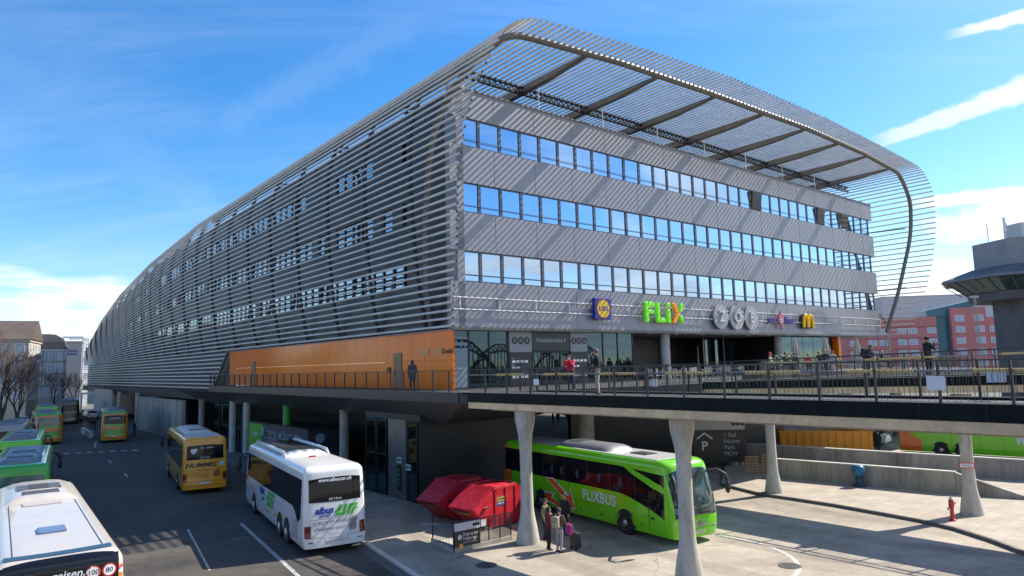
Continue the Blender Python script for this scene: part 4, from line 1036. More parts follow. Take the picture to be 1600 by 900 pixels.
# ---- ochre coach
h_ = hd(-.515, .857)
c = Coach('coach', 'ochre yellow coach with dark company lettering on its rear', rear_center((-20.15, 42.1), h_), h_, 12.2, 3.38, paint=P_yel)
c.band(1, .55, 11.4, 1.55, 2.86, posts=(2.1, 4.0, 5.9, 7.8, 9.7)); c.band(-1, .55, 11.4, 1.55, 2.86)
rw = c.patch(c.rear(.008), list(np.linspace(-1.04, 1.04, 15)), lambda y: 2.06, lambda y: 2.92 - .05 * abs(y) ** 3, 'rear_window', M_busglass)
c.text(c.rear(.012), 'SETRA', 0, 2.16, .13, M_ltr, -1, rw, sx=1.5)
c.poly(c.rear(.012), [(.85, 2.7), (.45, 2.72), (.50, 2.5), (.65, 2.38), (.80, 2.5)], 'emblem', M_ltr, rw); c.text(c.rear(.012), '***  *****', -.1, 2.7, .2, M_ltr, -1, rw)
M_dkl = mat('dark_letters', (.02, .02, .03), .5)
c.text(c.rear(.010), 'HUMMEL', .22, 1.72, .36, M_dkl, -1, shear=.3, bold=.012, sx=1.25); c.poly(c.rear(.010), [(-.85, 1.88), (-1.12, 1.88), (-1.05, 1.62), (-.78, 1.62)], 'emblem', mat('pale_blue', (.35, .5, .6), .5))
for z, t in ((1.12, 'Busreisen'), (1.0, 'Ausflüge'), (1.42, 'reisen und mehr')): c.text(c.rear(.010), t, .0, z, .11, mat('ochre_dark', (.35, .14, .01), .5), -1)
c.patch(c.rear(.010), list(np.linspace(-.5, -.85, 4)), lambda y: .98 + (-.5 - y) * .12, lambda y: 1.32 + (-.5 - y) * .25, 'vent', mat('ochre_vent', (.25, .09, .01), .5))
c.tail(1.02, .44, .22); c.plate(.66); c.gap(c.rear(.011), [(1.2, 1.44), (-1.2, 1.44)]); c.gap(c.rear(.011), [(1.2, .78), (-1.2, .78)]); c.gap(c.rear(.011), [(1.2, .52), (-1.2, .52)])
c.wheels([3.0, 9.6]); c.roof_unit(3.4, 9.8, 1.9, .20, mat('pale_roof_unit', (.5, .49, .46), .5)); c.mirrors()
mb = MB(); mb.box((.6, -.95, c.H - .005), (3.3, .95, c.H + .02)); mb.build('roof_panel', [MATS['pale_roof_unit']], c.root, bevel=.02)
c.patch(c.front(.008), list(np.linspace(-1.17, 1.17, 15)), 1.15, 2.95, 'windscreen', M_busglass)

# ---- cream coach seen from above, front left
h_ = hd(-.60, .80); rr_ = Vector((-8.90, 16.08)); ctr = (rr_.x - math.sin(-h_) * 0, 0)
cx, cy = rr_.x - math.sin(h_) * 1.24, rr_.y + math.cos(h_) * 1.24
c = Coach('coach', 'cream white coach with a blue roof hatch seen from above at bottom left', (cx, cy), h_, 14.0, 3.36, paint=P_cream)
rw = c.patch(c.rear(.008), list(np.linspace(-1.12, 1.12, 17)), 1.85, lambda y: c.H - .012 - .05 * abs(y) ** 4, 'rear_window', mat('rear_glass_black', (.006, .007, .009), .06, 0, spec=.5), nz=90)
mb = MB(); rows = []
for k in range(5):
    x = c.xr(c.H) - .02 + k * .10; rows.append([(x + .10 * abs(y) ** 2, y * 1.02, c.H + .012) for y in np.linspace(-1, 1, 13)])
mb.grid(rows); mb.build('rear_spoiler', [M_busglass], c.root, smooth=40)
c.text(c.rear(.014), 'www.krapp-reisen.de', .32, 2.98, .235, M_ltr, -1, rw, shear=.15, bold=.004)
for y, t in ((-.62, '100'), (-.93, '80')):
    mb = MB(); z0 = 2.94
    def disk(r, off, m, nm, par):
        mb = MB(); mb.add([c.rear(off)(y + r * math.cos(a), z0 + r * math.sin(a)) for a in np.linspace(0, 2 * math.pi, 22)[:-1]], [tuple(range(21))]); return mb.build(nm, [m], par)
    st0 = disk(.145, .014, mat('sign_red', (.55, .02, .015), .4), 'speed_sticker', rw); disk(.115, .017, M_white, 'disc', st0)
    c.text(c.rear(.020), t, y, z0, .15, M_black, -1, st0)
for z, m in ((2.96, M_tail if False else mat('lamp_pink', (.55, .08, .10), .2)), (2.78, M_amber)):
    mb = MB(); mb.add([c.rear(.012)(-1.165 + .05 * math.cos(a), z + .05 * math.sin(a)) for a in np.linspace(0, 2 * math.pi, 14)[:-1]], [tuple(range(13))]); mb.build('lamp', [m], c.root)
c.hatch(3.6, 0, mat('hatch_blue', (.10, .17, .30), .35)); mb = MB(); mb.box((8.05, -.52, c.H - .005), (8.6, .52, c.H + .04)); mb.build('roof_vent', [M_grey if False else mat('vent_pale', (.42, .40, .38), .5)], c.root, bevel=.02)
u_ = c.roof_unit(8.7, 13.2, 2.2, .20, P_cream)
mb = MB(); mb.box((10.4, -.62, c.H + .185), (11.6, .62, c.H + .215))
for k in range(7): mb.box((10.45 + k * .16, -.28, c.H + .216), (10.53 + k * .16, .28, c.H + .24))
mb.build('louvres', [M_grille], u_)
g2 = c.roof(.006)
for y in (-.86, .86): c.gap(g2, [(.9, y), (8.6, y)], .022)
c.gap(g2, [(8.64, -.86), (8.64, .86)], .022)
for sd in (1, -1):
    mb = MB(); mb.tube([(.4, sd * (c.W / 2 - .16), c.H - .10), (12.8, sd * (c.W / 2 - .16), c.H - .10)], .02, 6); mb.build('roof_gutter', [P_cream], c.root)
    c.band(sd, .55, 13.2, 1.55, 2.9)
c.wheels([3.0, 4.3, 11.0]); c.tail(.9); c.plate(.6); c.mirrors()

# ---- green coach with orange arrows, front right
h_ = hd(.543, -.840)
fc = Vector((7.35, 28.35)); L_ = 13.0
rc = (fc.x - .543 * L_, fc.y + .840 * L_)
c = Coach('coach', 'bright green coach with white lettering and orange arrows on its flank, behind the pillars', rc, h_, L_, 3.28, paint=P_green, rake=.55)
fs = c.side(-1, .008)
def lo_r(x): return 1.72 if x < 9.4 else 1.72 - .75 * max(0, (x - 9.4) / 2.9) ** 1.6
def hi_r(x): return 2.86 if x < 9.6 else 2.86 - .05 * (x - 9.6)
wb = c.band(-1, .3, 12.30, lo=lo_r, hi=hi_r, posts=(2.0, 3.9, 5.7, 7.4, 9.0, 10.6), n=40)
c.band(1, .3, 12.3, lo=lo_r, hi=hi_r, n=40)
M_seat = mat('seat_blue', (.028, .045, .07), .7, 0, var=.5, vscale=3)
for x in (4.6, 5.4, 6.6, 7.4, 8.2, 9.6):
    mb = MB(); mb.add([c.side(-1, .0095)(x + a, 1.95 + b) for a, b in ((0, 0), (.14, .02), (.17, .3), (.10, .42), (-.03, .40), (-.05, .2))], [(0, 1, 2, 3, 4, 5)]); mb.build('seat_reflection' if False else 'headrest', [M_seat], wb)
# swept green pillar at the front window
c.poly(c.side(-1, .012), [(9.9, 2.86), (10.3, 2.86), (12.2, 2.30), (12.45, 2.05), (12.35, 2.0), (11.6, 2.18), (10.4, 2.62)], 'swept_pillar', P_green)
# orange rear end
fr_ = c.patch(c.side(-1, .0075), list(np.linspace(.22, 1.0, 8)), .4, lambda x: 1.72, 'orange_rear', P_org)
c.poly(c.side(-1, .0085), [(1.0, .4), (1.05, .4), (.95, 1.1), (.72, 1.72), (.66, 1.72), (.90, 1.1)], 'white_line', M_ltr)
c.poly(c.side(-1, .0075), [(.22, 2.9), (.9, 2.9), (.6, 3.0), (.22, 3.0)], 'orange_rear', P_org)
for sd in (1,): c.patch(c.side(1, .0075), list(np.linspace(.22, 1.0, 8)), .4, 1.72, 'orange_rear', P_org)
def arrow(fn, pts, m0, m1, k=1.10):
    cx_ = sum(p[0] for p in pts) / len(pts); cz_ = sum(p[1] for p in pts) / len(pts)
    o = c.poly(lambda x, z: fn(x, z), pts, 'arrow', m1)
    return o
fa0, fa1 = c.side(-1, .010), c.side(-1, .014)
def off_poly(pts, dd):
    out = []; n = len(pts); ar_ = sum(pts[i][0] * pts[(i + 1) % n][1] - pts[(i + 1) % n][0] * pts[i][1] for i in range(n)); sg = 1 if ar_ > 0 else -1
    for i in range(n):
        p0, p1, p2 = Vector(pts[i - 1]), Vector(pts[i]), Vector(pts[(i + 1) % n])
        e1 = (p1 - p0).normalized(); e2 = (p2 - p1).normalized(); n1 = Vector((e1.y, -e1.x)) * sg; n2 = Vector((e2.y, -e2.x)) * sg
        b = (n1 + n2); b = b / max(.35, b.length_squared / 2) ; out.append(tuple(p1 + b * dd * 1.0 if b.length < 4 else p1 + n1 * dd))
    return out
A1_ = [(4.15, 1.70), (4.75, 1.70), (6.02, 1.02), (6.12, 1.35), (6.42, .55), (5.62, .62), (5.84, .80)]
A2_ = [(4.02, .98), (4.75, .98), (4.55, .80), (6.25, -.05 + .40), (5.55, .36), (4.22, .62), (4.06, .48)]
for A_ in (A1_, A2_):
    w0 = c.poly(fa0, off_poly(A_, .055), 'arrow_outline', M_ltr); c.poly(fa1, A_, 'arrow', P_org, w0)
c.text(c.side(-1, .010), 'FLiXBUS', 8.22, 1.28, .64, M_ltr, 1, bold=.018, sx=.92, space=1.12)
c.text(c.side(-1, .010), 'powered', 2.4, 1.45, .30, mat('pale_green_letters', (.45, .65, .40), .5), 1, shear=.3)
for x in (5.15, 6.55, 7.9, 9.3): c.gap(c.side(-1, .011), [(x, .36), (x, 1.7)])
c.gap(c.side(-1, .011), [(9.3, 1.0), (11.6, 1.0)], .006); c.gap(c.side(-1, .011), [(6.6, .98), (9.3, .98)], .006)
dr = c.patch(c.side(-1, .009), list(np.linspace(11.45, 12.25, 8)), .42, lambda x: lo_r(x) + .02, 'door', P_green)
c.gap(c.side(-1, .013), [(11.42, .40), (11.42, 2.1)], .03); c.gap(c.side(-1, .013), [(5.12, .4), (5.12, 1.72)], .03); c.gap(c.side(-1, .013), [(6.02, .4), (6.02, 1.72)], .03)
mb = MB()
for x, z in ((6.9, .62), (8.4, .60), (11.0, .62)): mb.add([c.side(-1, .012)(x + a, z + b) for a, b in ((-.1, -.03), (.1, -.03), (.1, .03), (-.1, .03))], [(0, 1, 2, 3)])
mb.build('marker_lamp', [mat('marker_dark', (.25, .05, .01), .3)], c.root)
mb = MB(); mb.add([c.side(-1, .014)(11.6 + a, .95 + b) for a, b in ((-.08, -.05), (.12, -.05), (.12, .05), (-.08, .05))], [(0, 1, 2, 3)]); mb.build('door_handle', [M_bumper], dr)
c.wheels([2.4, 3.7, 9.95])
# front: windscreen, wipers, lamps, grille star
ws = c.patch(c.front(.008), list(np.linspace(-1.19, 1.19, 21)), lambda y: 1.16 - .05 * abs(y), lambda y: 2.96 - .10 * abs(y) ** 3, 'windscreen', mat('windscreen_glass', (.022, .05, .048), .05, 0, var=.5, vscale=1.1, coat=.6), nz=10)
M_int = mat('cab_interior', (.05, .055, .06), .5)
c.poly(c.front(.0095), [(-.95, 1.35), (-.35, 1.30), (-.30, 1.55), (-.55, 2.1), (-.8, 2.15), (-.95, 1.8)], 'driver_seat', M_int, ws)
mb = MB(); mb.add([c.front(.011)(-.62 + a, 1.28 + b) for a, b in ((-.14, 0), (.14, 0), (.14, .22), (-.14, .22))], [(0, 1, 2, 3)]); mb.build('permit', [mat('permit_green', (.03, .45, .18), .5)], ws)
c.poly(c.front(.0095), [(.2, 1.22), (1.0, 1.22), (1.0, 1.45), (.6, 1.62), (.2, 1.4)], 'dashboard', mat('dash_grey', (.16, .18, .17), .6), ws)
mb = MB()
for y0, y1 in ((.05, -.95), (1.0, .1)): mb.tube([c.front(.03)(y0, 1.18), c.front(.03)((y0 + y1) / 2, 1.24), c.front(.03)(y1, 1.22)], .018, 6)
mb.build('wiper', [M_bumper], ws)
for sd in (1, -1):
    pts = [(sd * 1.24, .78), (sd * 1.02, .62), (sd * .80, .60), (sd * .78, .70), (sd * 1.0, .84), (sd * 1.2, .98)]
    c.poly(c.front(.012), pts, 'headlight', M_lamp)
c.text(c.front(.012), 'powered', .0, .98, .14, MATS['pale_green_letters'], 1, shear=.3)
mb = MB()
for k in range(2): mb.add([c.front(.012)(y, .82 - k * .09 + dz) for y, dz in ((-.55, 0), (.55, 0), (.52, .03), (-.52, .03))], [(0, 1, 2, 3)])
mb.build('grille', [M_chrome], c.root)
mb = MB(); mb.lathe([(.12, 0), (.12, .03), (.10, .03), (.09, .01)], 18, 0, Matrix.Translation(c.front(.01)(0, .80)) @ Matrix.Rotation(R(90), 4, 'Y'))
for k in range(3):
    a = math.pi / 2 + k * 2 * math.pi / 3; p = c.front(.03)(0, .80); mb.bar(p, (p[0], p[1] + .11 * math.cos(a), p[2] + .11 * math.sin(a)), .025, .02)
mb.build('emblem', [M_chrome], c.root)
p = c.patch(c.front(.016), [-.28, 0, .28], .46, .57, 'number_plate', M_plate_w); c.text(c.front(.019), 'M-BG 2045', 0, .515, .085, M_black, 1, p)
c.gap(c.front(.011), [(-1.2, .66), (1.2, .66)])
mb = MB(); mb.box((6.0, -1.02, c.H - .01), (11.75, 1.02, c.H + .010)); mb.build('roof_panel', [P_white], c.root, bevel=.01)
c.roof_unit(4.6, 8.4, 1.9, .27, M_acgrey); c.hatch(9.9, 0, M_bumper, 1.0, .7)
mb = MB(); rows = []
mb.box((.5, -1.05, c.H - .01), (4.5, 1.05, c.H + .012)); mb.build('roof_panel', [mat('roof_grey', (.33, .34, .34), .5)], c.root, bevel=.01)
c.mirrors()

# ---- coaches parked and leaving along the street
def rear_coach(label, pos, heading, L, pbody, frame=None, txt=None, txt2=None, stripe_m=None, glass=None, H=3.4, unit=None, grp=None, hatch=None):
    c = Coach('coach', label, pos, heading, L, H, paint=pbody, group=grp)
    for sd in (1, -1): c.band(sd, .55, L - .8, 1.6, 2.9, posts=(2.2, 4.2, 6.2, 8.2, 10.2))
    rw = c.patch(c.rear(.012), list(np.linspace(-1.03, 1.03, 13)), 2.02, lambda y: 2.95 - .05 * abs(y) ** 3, 'rear_window', glass or M_busglass)
    if txt: c.text(c.rear(.016), txt, 0, txt2 or 2.75, .2, M_ltr, -1, rw, bold=.004)
    if frame:
        for sd in (1, -1): c.patch(c.rear(.009), list(np.linspace(sd * 1.262 if False else sd * (c.W / 2 - .09), sd * 1.0, 6)), .42, 2.95, 'end_frame', frame)
        c.patch(c.rear(.0085), list(np.linspace(-1.17, 1.17, 13)), .38, .66, 'bumper', frame); c.patch(c.rear(.0085), list(np.linspace(-1.15, 1.15, 13)), 2.96, 3.12, 'end_frame', frame)
    if stripe_m: c.patch(c.rear(.010), list(np.linspace(-.8, .9, 9)), 1.42, 1.74, 'stripe', stripe_m)
    c.tail(1.0, .4, .16); c.plate(.72); c.wheels([3.0, L - 2.8]); c.roof_unit(1.2, 4.2, 1.9, .22, unit or M_acgrey); c.roof_unit(5.0, L - 2.0, 1.8, .14, unit or M_acgrey)
    c.gap(c.rear(.013), [(1.15, 1.36), (-1.15, 1.36)]); c.mirrors(); c.hatch(4.6 if not hatch else hatch, 0)
    c.patch(c.front(.008), list(np.linspace(-1.17, 1.17, 13)), 1.15, 2.95, 'windscreen', M_busglass)
    return c
M_tealglass = mat('teal_rear_glass', (.015, .10, .085), .08, 0, var=.4, vscale=1.5, coat=.5)
M_teal_roof = mat('roof_unit_slate', (.14, .18, .21), .4, 0, var=.15)
HS = hd(-.545, .838)
rear_coach('mid green coach with lettering across its teal rear window, beyond the cream one', (-22.15, 30.95), HS, 11.6, P_dgreen, None, 'MEINFERNBUS.DE', 2.28, None, M_tealglass, unit=M_teal_roof)
rear_coach('bright green coach second in the parked row on the left', (-30.7, 42.9), HS, 12.0, P_green, None, None, None, None, None, unit=M_acgrey)
rear_coach('grey coach half hidden at the left edge behind two green ones', (-41.8, 57.0), HS, 12.0, P_grey, None, None, None, None, None)
rear_coach('green coach with an orange framed rear parked at the left kerb', (-50.6, 75.2), hd(-.60, .80), 12.4, P_dgreen, P_org, None, None, P_org, M_tealglass)
rear_coach('pale green coach farthest back in the parked row', (-61.5, 91), hd(-.58, .81), 12, P_green, None)
rear_coach('green coach with an orange framed rear driving up the middle of the street', (-43.9, 75.9), hd(-.52, .854), 12.4, P_dgreen, P_org, 'FLIXBUS.DE', 2.62, P_org)
rear_coach('black coach far up the street between the parked rows', (-68.6, 106.5), hd(-.56, .83), 12.6, P_dark, None, None, H=3.7)
# ---- green coach on the ramp behind the walls
h_ = hd(.742, -.67)
c = Coach('coach', 'green coach with an orange tail on the ramp behind the far wall', (29.6, 53.4), h_, 13.0, 3.4, paint=P_green)
c.band(-1, .55, 12.2, 1.75, 2.9); c.patch(c.side(-1, .0075), list(np.linspace(.16, 1.6, 8)), .38, lambda x: 2.6 - 1.5 * (x / 1.6) ** .7 if x < 1.6 else 1.1, 'orange_rear', P_org)
c.text(c.side(-1, .010), 'FLiXBUS', 8.5, 1.32, .66, M_ltr, 1, bold=.03); c.wheels([2.8, 4.1, 10.2]); c.tail(); c.roof_unit(4, 7)
for x in (3.5, 5.2, 6.6, 8.4): c.gap(c.side(-1, .011), [(x, .36), (x, 1.7)])

# ================================================================== PEOPLE
M_skin = mat('skin', (.50, .28, .19), .55, 0, var=.06, vscale=9)
M_eye = mat('eye_dark', (.02, .015, .012), .2); M_lip = mat('lip', (.36, .12, .10), .5); M_shoe = mat('shoe_dark', (.03, .028, .026), .6)
def cloth(name, col): return mat('cloth_' + name, col, .85, 0, var=.22, vscale=7, bump=.3, bscale=45)
def person(label, pos, face, top, bottom, height=1.75, pose=None, hair=(.03, .02, .015), hairlen=0, cap=None, shoe=None, group=None, skin=None, z=0.0, coat_len=0.0, beard=False):
    k = height / 1.75; J = dict(pelvis=(0, 0, .95), chest=(.01, 0, 1.28), neck=(.0, 0, 1.46), head=(.025, 0, 1.63),
        sL=(0, .18, 1.41), sR=(0, -.18, 1.41), eL=(-.03, .235, 1.14), eR=(-.03, -.235, 1.14), wL=(.05, .23, .91), wR=(.05, -.23, .91),
        hL=(0, .085, .92), hR=(0, -.085, .92), kL=(.02, .095, .50), kR=(.02, -.095, .50), aL=(-.02, .10, .09), aR=(-.02, -.10, .09))
    J.update(pose or {}); J = {a: Vector(b) for a, b in J.items()}
    C = []   # capsules: p, q, r0, r1, material slot (0 top, 1 bottom, 2 skin, 3 shoe)
    def cap_(a, b, r0, r1, m): C.append((Vector(a), Vector(b), r0, r1, m))
    pe, ch, ne, he = J['pelvis'], J['chest'], J['neck'], J['head']; ly = Vector((0, .07, 0))
    fwd = Vector((1, 0, 0))
    for sd in (1, -1):
        cap_(pe + ly * sd * .9, ch + ly * sd * 1.1, .115, .118, 0); cap_(ch + ly * sd * 1.2, J['sL' if sd > 0 else 'sR'] + Vector((0, -sd * .03, -.01)), .105, .075, 0)
    if coat_len: 
        for sd in (1, -1): cap_(pe + ly * sd, pe + Vector((0, .09 * sd, -coat_len)), .13, .13, 0)
    cap_(ch + Vector((0, 0, .1)), ne, .10, .062, 0); cap_(ne, he - Vector((.01, 0, .06)), .052, .052, 2)
    cap_(he + Vector((-.012, 0, .018)), he + Vector((.012, 0, -.035)), .094, .078, 2); cap_(he + Vector((.03, 0, -.075)), he + Vector((.05, 0, -.095)), .05, .036, 2)
    cap_(he + Vector((.085, 0, .0)), he + Vector((.108, 0, -.028)), .012, .016, 2)
    for sd in (1, -1): cap_(he + Vector((-.005, .092 * sd, .01)), he + Vector((-.005, .094 * sd, -.025)), .016, .012, 2)
    for s_ in 'LR':
        cap_(J['s' + s_], J['e' + s_], .066, .052, 0); cap_(J['e' + s_], J['w' + s_], .052, .038, 0)
        cap_(J['h' + s_], J['k' + s_], .098, .066, 1); cap_(J['k' + s_], J['a' + s_], .064, .046, 1)
        an = J['a' + s_]; d_ = (J['k' + s_] - an).normalized(); t_ = (fwd - d_ * fwd.dot(d_)); t_ = t_.normalized() if t_.length > .1 else fwd
        cap_(an - d_ * .035 - t_ * .03, an - d_ * .05 + t_ * .15, .046, .036, 3)
        wr = J['w' + s_]; hdv = (wr - J['e' + s_]).normalized(); cap_(wr, wr + hdv * .085, .030, .034, 2)
    for sd in (1, -1): cap_(pe + Vector((0, .05 * sd, -.02)), pe + Vector((0, .075 * sd, .03)), .115, .11, 1)
    mb = MB()
    for p, q, r0, r1, m in C:
        v = q - p; L_ = max(1e-4, v.length); M_ = Matrix.Translation(p) @ v.to_track_quat('Z', 'Y').to_matrix().to_4x4(); pr = []
        for i in range(5): a = -math.pi / 2 + i / 4 * math.pi / 2; pr.append((max(1e-4, r0 * math.cos(a)), r0 * math.sin(a)))
        for i in range(5): a = i / 4 * math.pi / 2; pr.append((max(1e-4, r1 * math.cos(a)), L_ + r1 * math.sin(a)))
        mb.lathe(pr, 12, 0, M_)
    tmp = mb.build('tmp', M_skin); rm = tmp.modifiers.new('r', 'REMESH'); rm.mode = 'VOXEL'; rm.voxel_size = .021
    sm = tmp.modifiers.new('s', 'SMOOTH'); sm.factor = .5; sm.iterations = 3
    dg = bpy.context.evaluated_depsgraph_get(); dg.update(); me = bpy.data.meshes.new_from_object(tmp.evaluated_get(dg))
    old = tmp.data; bpy.data.objects.remove(tmp); bpy.data.meshes.remove(old)
    n = len(me.vertices); co = np.empty(n * 3); me.vertices.foreach_get('co', co); co = co.reshape(-1, 3)
    fs = [tuple(p.vertices) for p in me.polygons]; cen = np.array([co[list(f)].mean(0) for f in fs])
    best = np.full(len(fs), 1e9); lab = np.zeros(len(fs), int)
    for p, q, r0, r1, m in C:
        p_, q_ = np.array(p), np.array(q); v = q_ - p_; t = np.clip(((cen - p_) @ v) / max(1e-8, v @ v), 0, 1)
        dd = np.linalg.norm(cen - (p_ + t[:, None] * v), axis=1) - (r0 + (r1 - r0) * t)
        w = dd < best; best[w] = dd[w]; lab[w] = m
    bpy.data.meshes.remove(me)
    out = MB(); out.v = [tuple(c) for c in co]; out.f = fs; out.m = [int(x) for x in lab]
    # fingers and thumb, eyes and mouth as part of the same body
    for s_, sd in (('L', 1), ('R', -1)):
        wr = J['w' + s_]; hdv = (wr - J['e' + s_]).normalized(); sx_ = hdv.cross(Vector((0, 0, 1))); sx_ = sx_.normalized() if sx_.length > .2 else Vector((1, 0, 0))
        nz_ = sx_.cross(hdv).normalized(); b0 = wr + hdv * .095
        for i, (o_, l_) in enumerate(((-.027, .062), (-.009, .074), (.009, .070), (.026, .055))):
            a = b0 + sx_ * o_; out.tube([a, a + hdv * l_ * .55, a + hdv * l_ * .9 - nz_ * sd * .02], [.0095, .0088, .007], 6, 2)
        a = wr + hdv * .03 + sx_ * -.03; out.tube([a, a + hdv * .035 - sx_ * .025, a + hdv * .07 - sx_ * .022], [.012, .010, .008], 6, 2)
    for sd in (1, -1): out.ball(he + Vector((.083, .033 * sd, .008)), .011, 4, 6)
    out.ball(he + Vector((.083, 0, -.062)), .012, 5, 6, (.7, 1.9, .5))
    r = thing('person', label, 'person', (pos[0], pos[1], z), face, group)
    r.scale = (k, k, k)
    b = out.build('body', [top, bottom, skin or M_skin, shoe or M_shoe, M_eye, M_lip], r, smooth=60)
    hm = mat('hair_%d' % int(hair[0] * 1000), hair, .7, 0, var=.3, vscale=30, bump=.4, bscale=120)
    hb = MB(); rows = []
    for i in range(9):
        th = i / 8 * math.pi * .62; row = []
        for j in range(17):
            ph = j / 16 * 2 * math.pi; fr = math.cos(ph); lim = th * (1.0 if fr < .2 else 1.0 - .42 * (fr - .2) / .8)
            rr = .108; row.append((he.x - .012 + rr * 1.02 * math.sin(lim) * math.cos(ph), he.y + rr * .93 * math.sin(lim) * math.sin(ph), he.z + .012 + rr * 1.05 * math.cos(lim)))
        rows.append(row)
    hb.grid(rows)
    if hairlen:
        hb.grid([[(he.x - .03 - .085 * math.cos(a), he.y + .10 * math.sin(a), he.z + .02 - hairlen * i / 5) for a in np.linspace(-1.35, 1.35, 9)] for i in range(6)])
    if cap: 
        hb2 = MB(); hb2.add([(he.x + .06, he.y - .07, he.z + .06), (he.x + .17, he.y - .045, he.z + .045), (he.x + .17, he.y + .045, he.z + .045), (he.x + .06, he.y + .07, he.z + .06), (he.x + .06, he.y - .07, he.z + .07), (he.x + .17, he.y - .045, he.z + .055), (he.x + .17, he.y + .045, he.z + .055), (he.x + .06, he.y + .07, he.z + .07)],
            [(0, 1, 2, 3), (4, 5, 6, 7), (0, 1, 5, 4), (1, 2, 6, 5), (2, 3, 7, 6), (3, 0, 4, 7)])
        hat = hb.build('cap', [cap], r, smooth=60); hb2.build('peak', [cap], hat)
    else: hb.build('hair', [hm], r, smooth=60)
    return r, J
def facing(dx, dy): return math.atan2(dy, dx)
SIT = dict(pelvis=(0, 0, .52), chest=(.03, 0, .86), neck=(.03, 0, 1.04), head=(.06, 0, 1.21), sL=(.02, .18, .99), sR=(.02, -.18, .99), eL=(.06, .24, .74), eR=(.06, -.24, .74), wL=(.30, .16, .66), wR=(.30, -.16, .66),
           hL=(.02, .09, .52), hR=(.02, -.09, .52), kL=(.44, .12, .50), kR=(.44, -.12, .50), aL=(.42, .12, .09), aR=(.42, -.12, .09))
C_black = cloth('black', (.016, .016, .018)); C_navy = cloth('navy', (.022, .028, .05)); C_red = cloth('red', (.62, .015, .05)); C_beige = cloth('beige', (.42, .34, .24)); C_grey = cloth('grey', (.30, .30, .29))
C_mar = cloth('maroon', (.14, .018, .03)); C_brown = cloth('brown', (.10, .065, .05)); C_olive = cloth('olive', (.19, .18, .08)); C_cream = cloth('cream', (.45, .42, .32)); C_jean = cloth('jeans', (.035, .05, .09)); C_dgrey = cloth('charcoal', (.055, .055, .058)); C_pale = cloth('pale', (.55, .53, .5))
# on the gallery
person('woman with long brown hair in a dark coat walking along the orange gallery', B(-1.9, 1.2)[:2], facing(-.2, 1), C_dgrey, C_black, 1.70, dict(kL=(.10, .09, .5), aL=(.16, .1, .09), aR=(-.14, -.1, .12), wR=(.14, -.22, 1.0)), hair=(.10, .05, .025), hairlen=.34, z=6.07, coat_len=.22)
person('person in a bright red jacket leaning on the footbridge railing', (2.55, 31.2), facing(-.35, -1), C_red, C_jean, 1.74, dict(chest=(.08, 0, 1.25), neck=(.14, 0, 1.42), head=(.20, 0, 1.56), sL=(.10, .18, 1.37), sR=(.10, -.18, 1.37), eL=(.26, .20, 1.16), wL=(.28, .06, 1.42), eR=(.28, -.2, 1.14), wR=(.46, -.08, 1.14), kL=(-.10, .09, .5), aL=(-.26, .1, .14)), hair=(.02, .015, .012), z=6.07)
person('man in a dark pullover and beige trousers holding a hand to his face', (3.30, 27.25), facing(-1, .2), C_black, C_beige, 1.83, dict(eL=(.20, .2, 1.18), wL=(.20, .06, 1.46), head=(.05, 0, 1.63), eR=(.02, -.24, 1.14), wR=(.18, -.20, .98)), hair=(.09, .075, .065), z=6.07)
person('man in black raising a camera on the farther footbridge', K(34.9, 11.3)[:2], facing(1, .1), C_black, C_black, 1.82, dict(eL=(.20, .2, 1.16), wL=(.34, .06, 1.40), eR=(.22, -.2, 1.16), wR=(.34, -.06, 1.40), head=(.04, 0, 1.62)), cap=C_black, z=zf(11))
cm = thing('camera', 'small black camera held up by the man on the farther footbridge', 'camera', K(34.9, 11.3, zf(11) + 1.46) + Vector((.44, .04, 0)), .1)
mb = MB(); mb.box((-.03, -.07, -.045), (.03, .07, .045)).box((-.02, -.03, .045), (.02, .03, .07)); mb.build('body', [M_bumper], cm, bevel=.008)
mb = MB(); mb.tube([(.03, 0, 0), (.12, 0, 0)], .035, 14); mb.build('lens', [M_bumper], cm)
person('person in black with a rucksack bending by the rib foot', K(36.0, 14.4)[:2], facing(.5, -.8), C_black, C_black, 1.72, dict(chest=(.12, 0, 1.22), neck=(.2, 0, 1.38), head=(.27, 0, 1.52), sL=(.14, .18, 1.34), sR=(.14, -.18, 1.34), eL=(.24, .22, 1.08), wL=(.38, .1, 1.0), eR=(.24, -.22, 1.08), wR=(.38, -.1, 1.0)), hair=(.08, .04, .025), z=zf(14))
def backpack(label, pos, z, face, col, s=1.0):
    r = thing('rucksack', label, 'rucksack', (pos[0], pos[1], z), face); m = cloth('pack_%d' % int(col[0] * 1000), col)
    mb = MB(); mb.box((-.10 * s, -.16 * s, 0), (.10 * s, .16 * s, .48 * s)); mb.build('bag', [m], r, bevel=.06 * s)
    mb = MB(); mb.box((-.16 * s, -.12 * s, .04 * s), (-.095 * s, .12 * s, .26 * s)); mb.build('pocket', [m], r, bevel=.03 * s)
    for sd in (1, -1): mb = MB(); mb.tube([(.10 * s, sd * .1 * s, .46 * s), (.20 * s, sd * .12 * s, .50 * s), (.30 * s, sd * .13 * s, .40 * s), (.28 * s, sd * .13 * s, .2 * s), (.1 * s, sd * .1 * s, .06 * s)], .016 * s, 6); mb.build('strap', [C_pale if col[0] > .2 else C_dgrey], r)
    return r
d_ = Vector((.5, -.8)).normalized(); pb = K(36.0, 14.4) + Vector((-d_.x * .13, -d_.y * .13, 0))
backpack('dark rucksack with grey straps on the bending person', pb[:2], zf(14) + .98, facing(*d_), (.04, .04, .042))
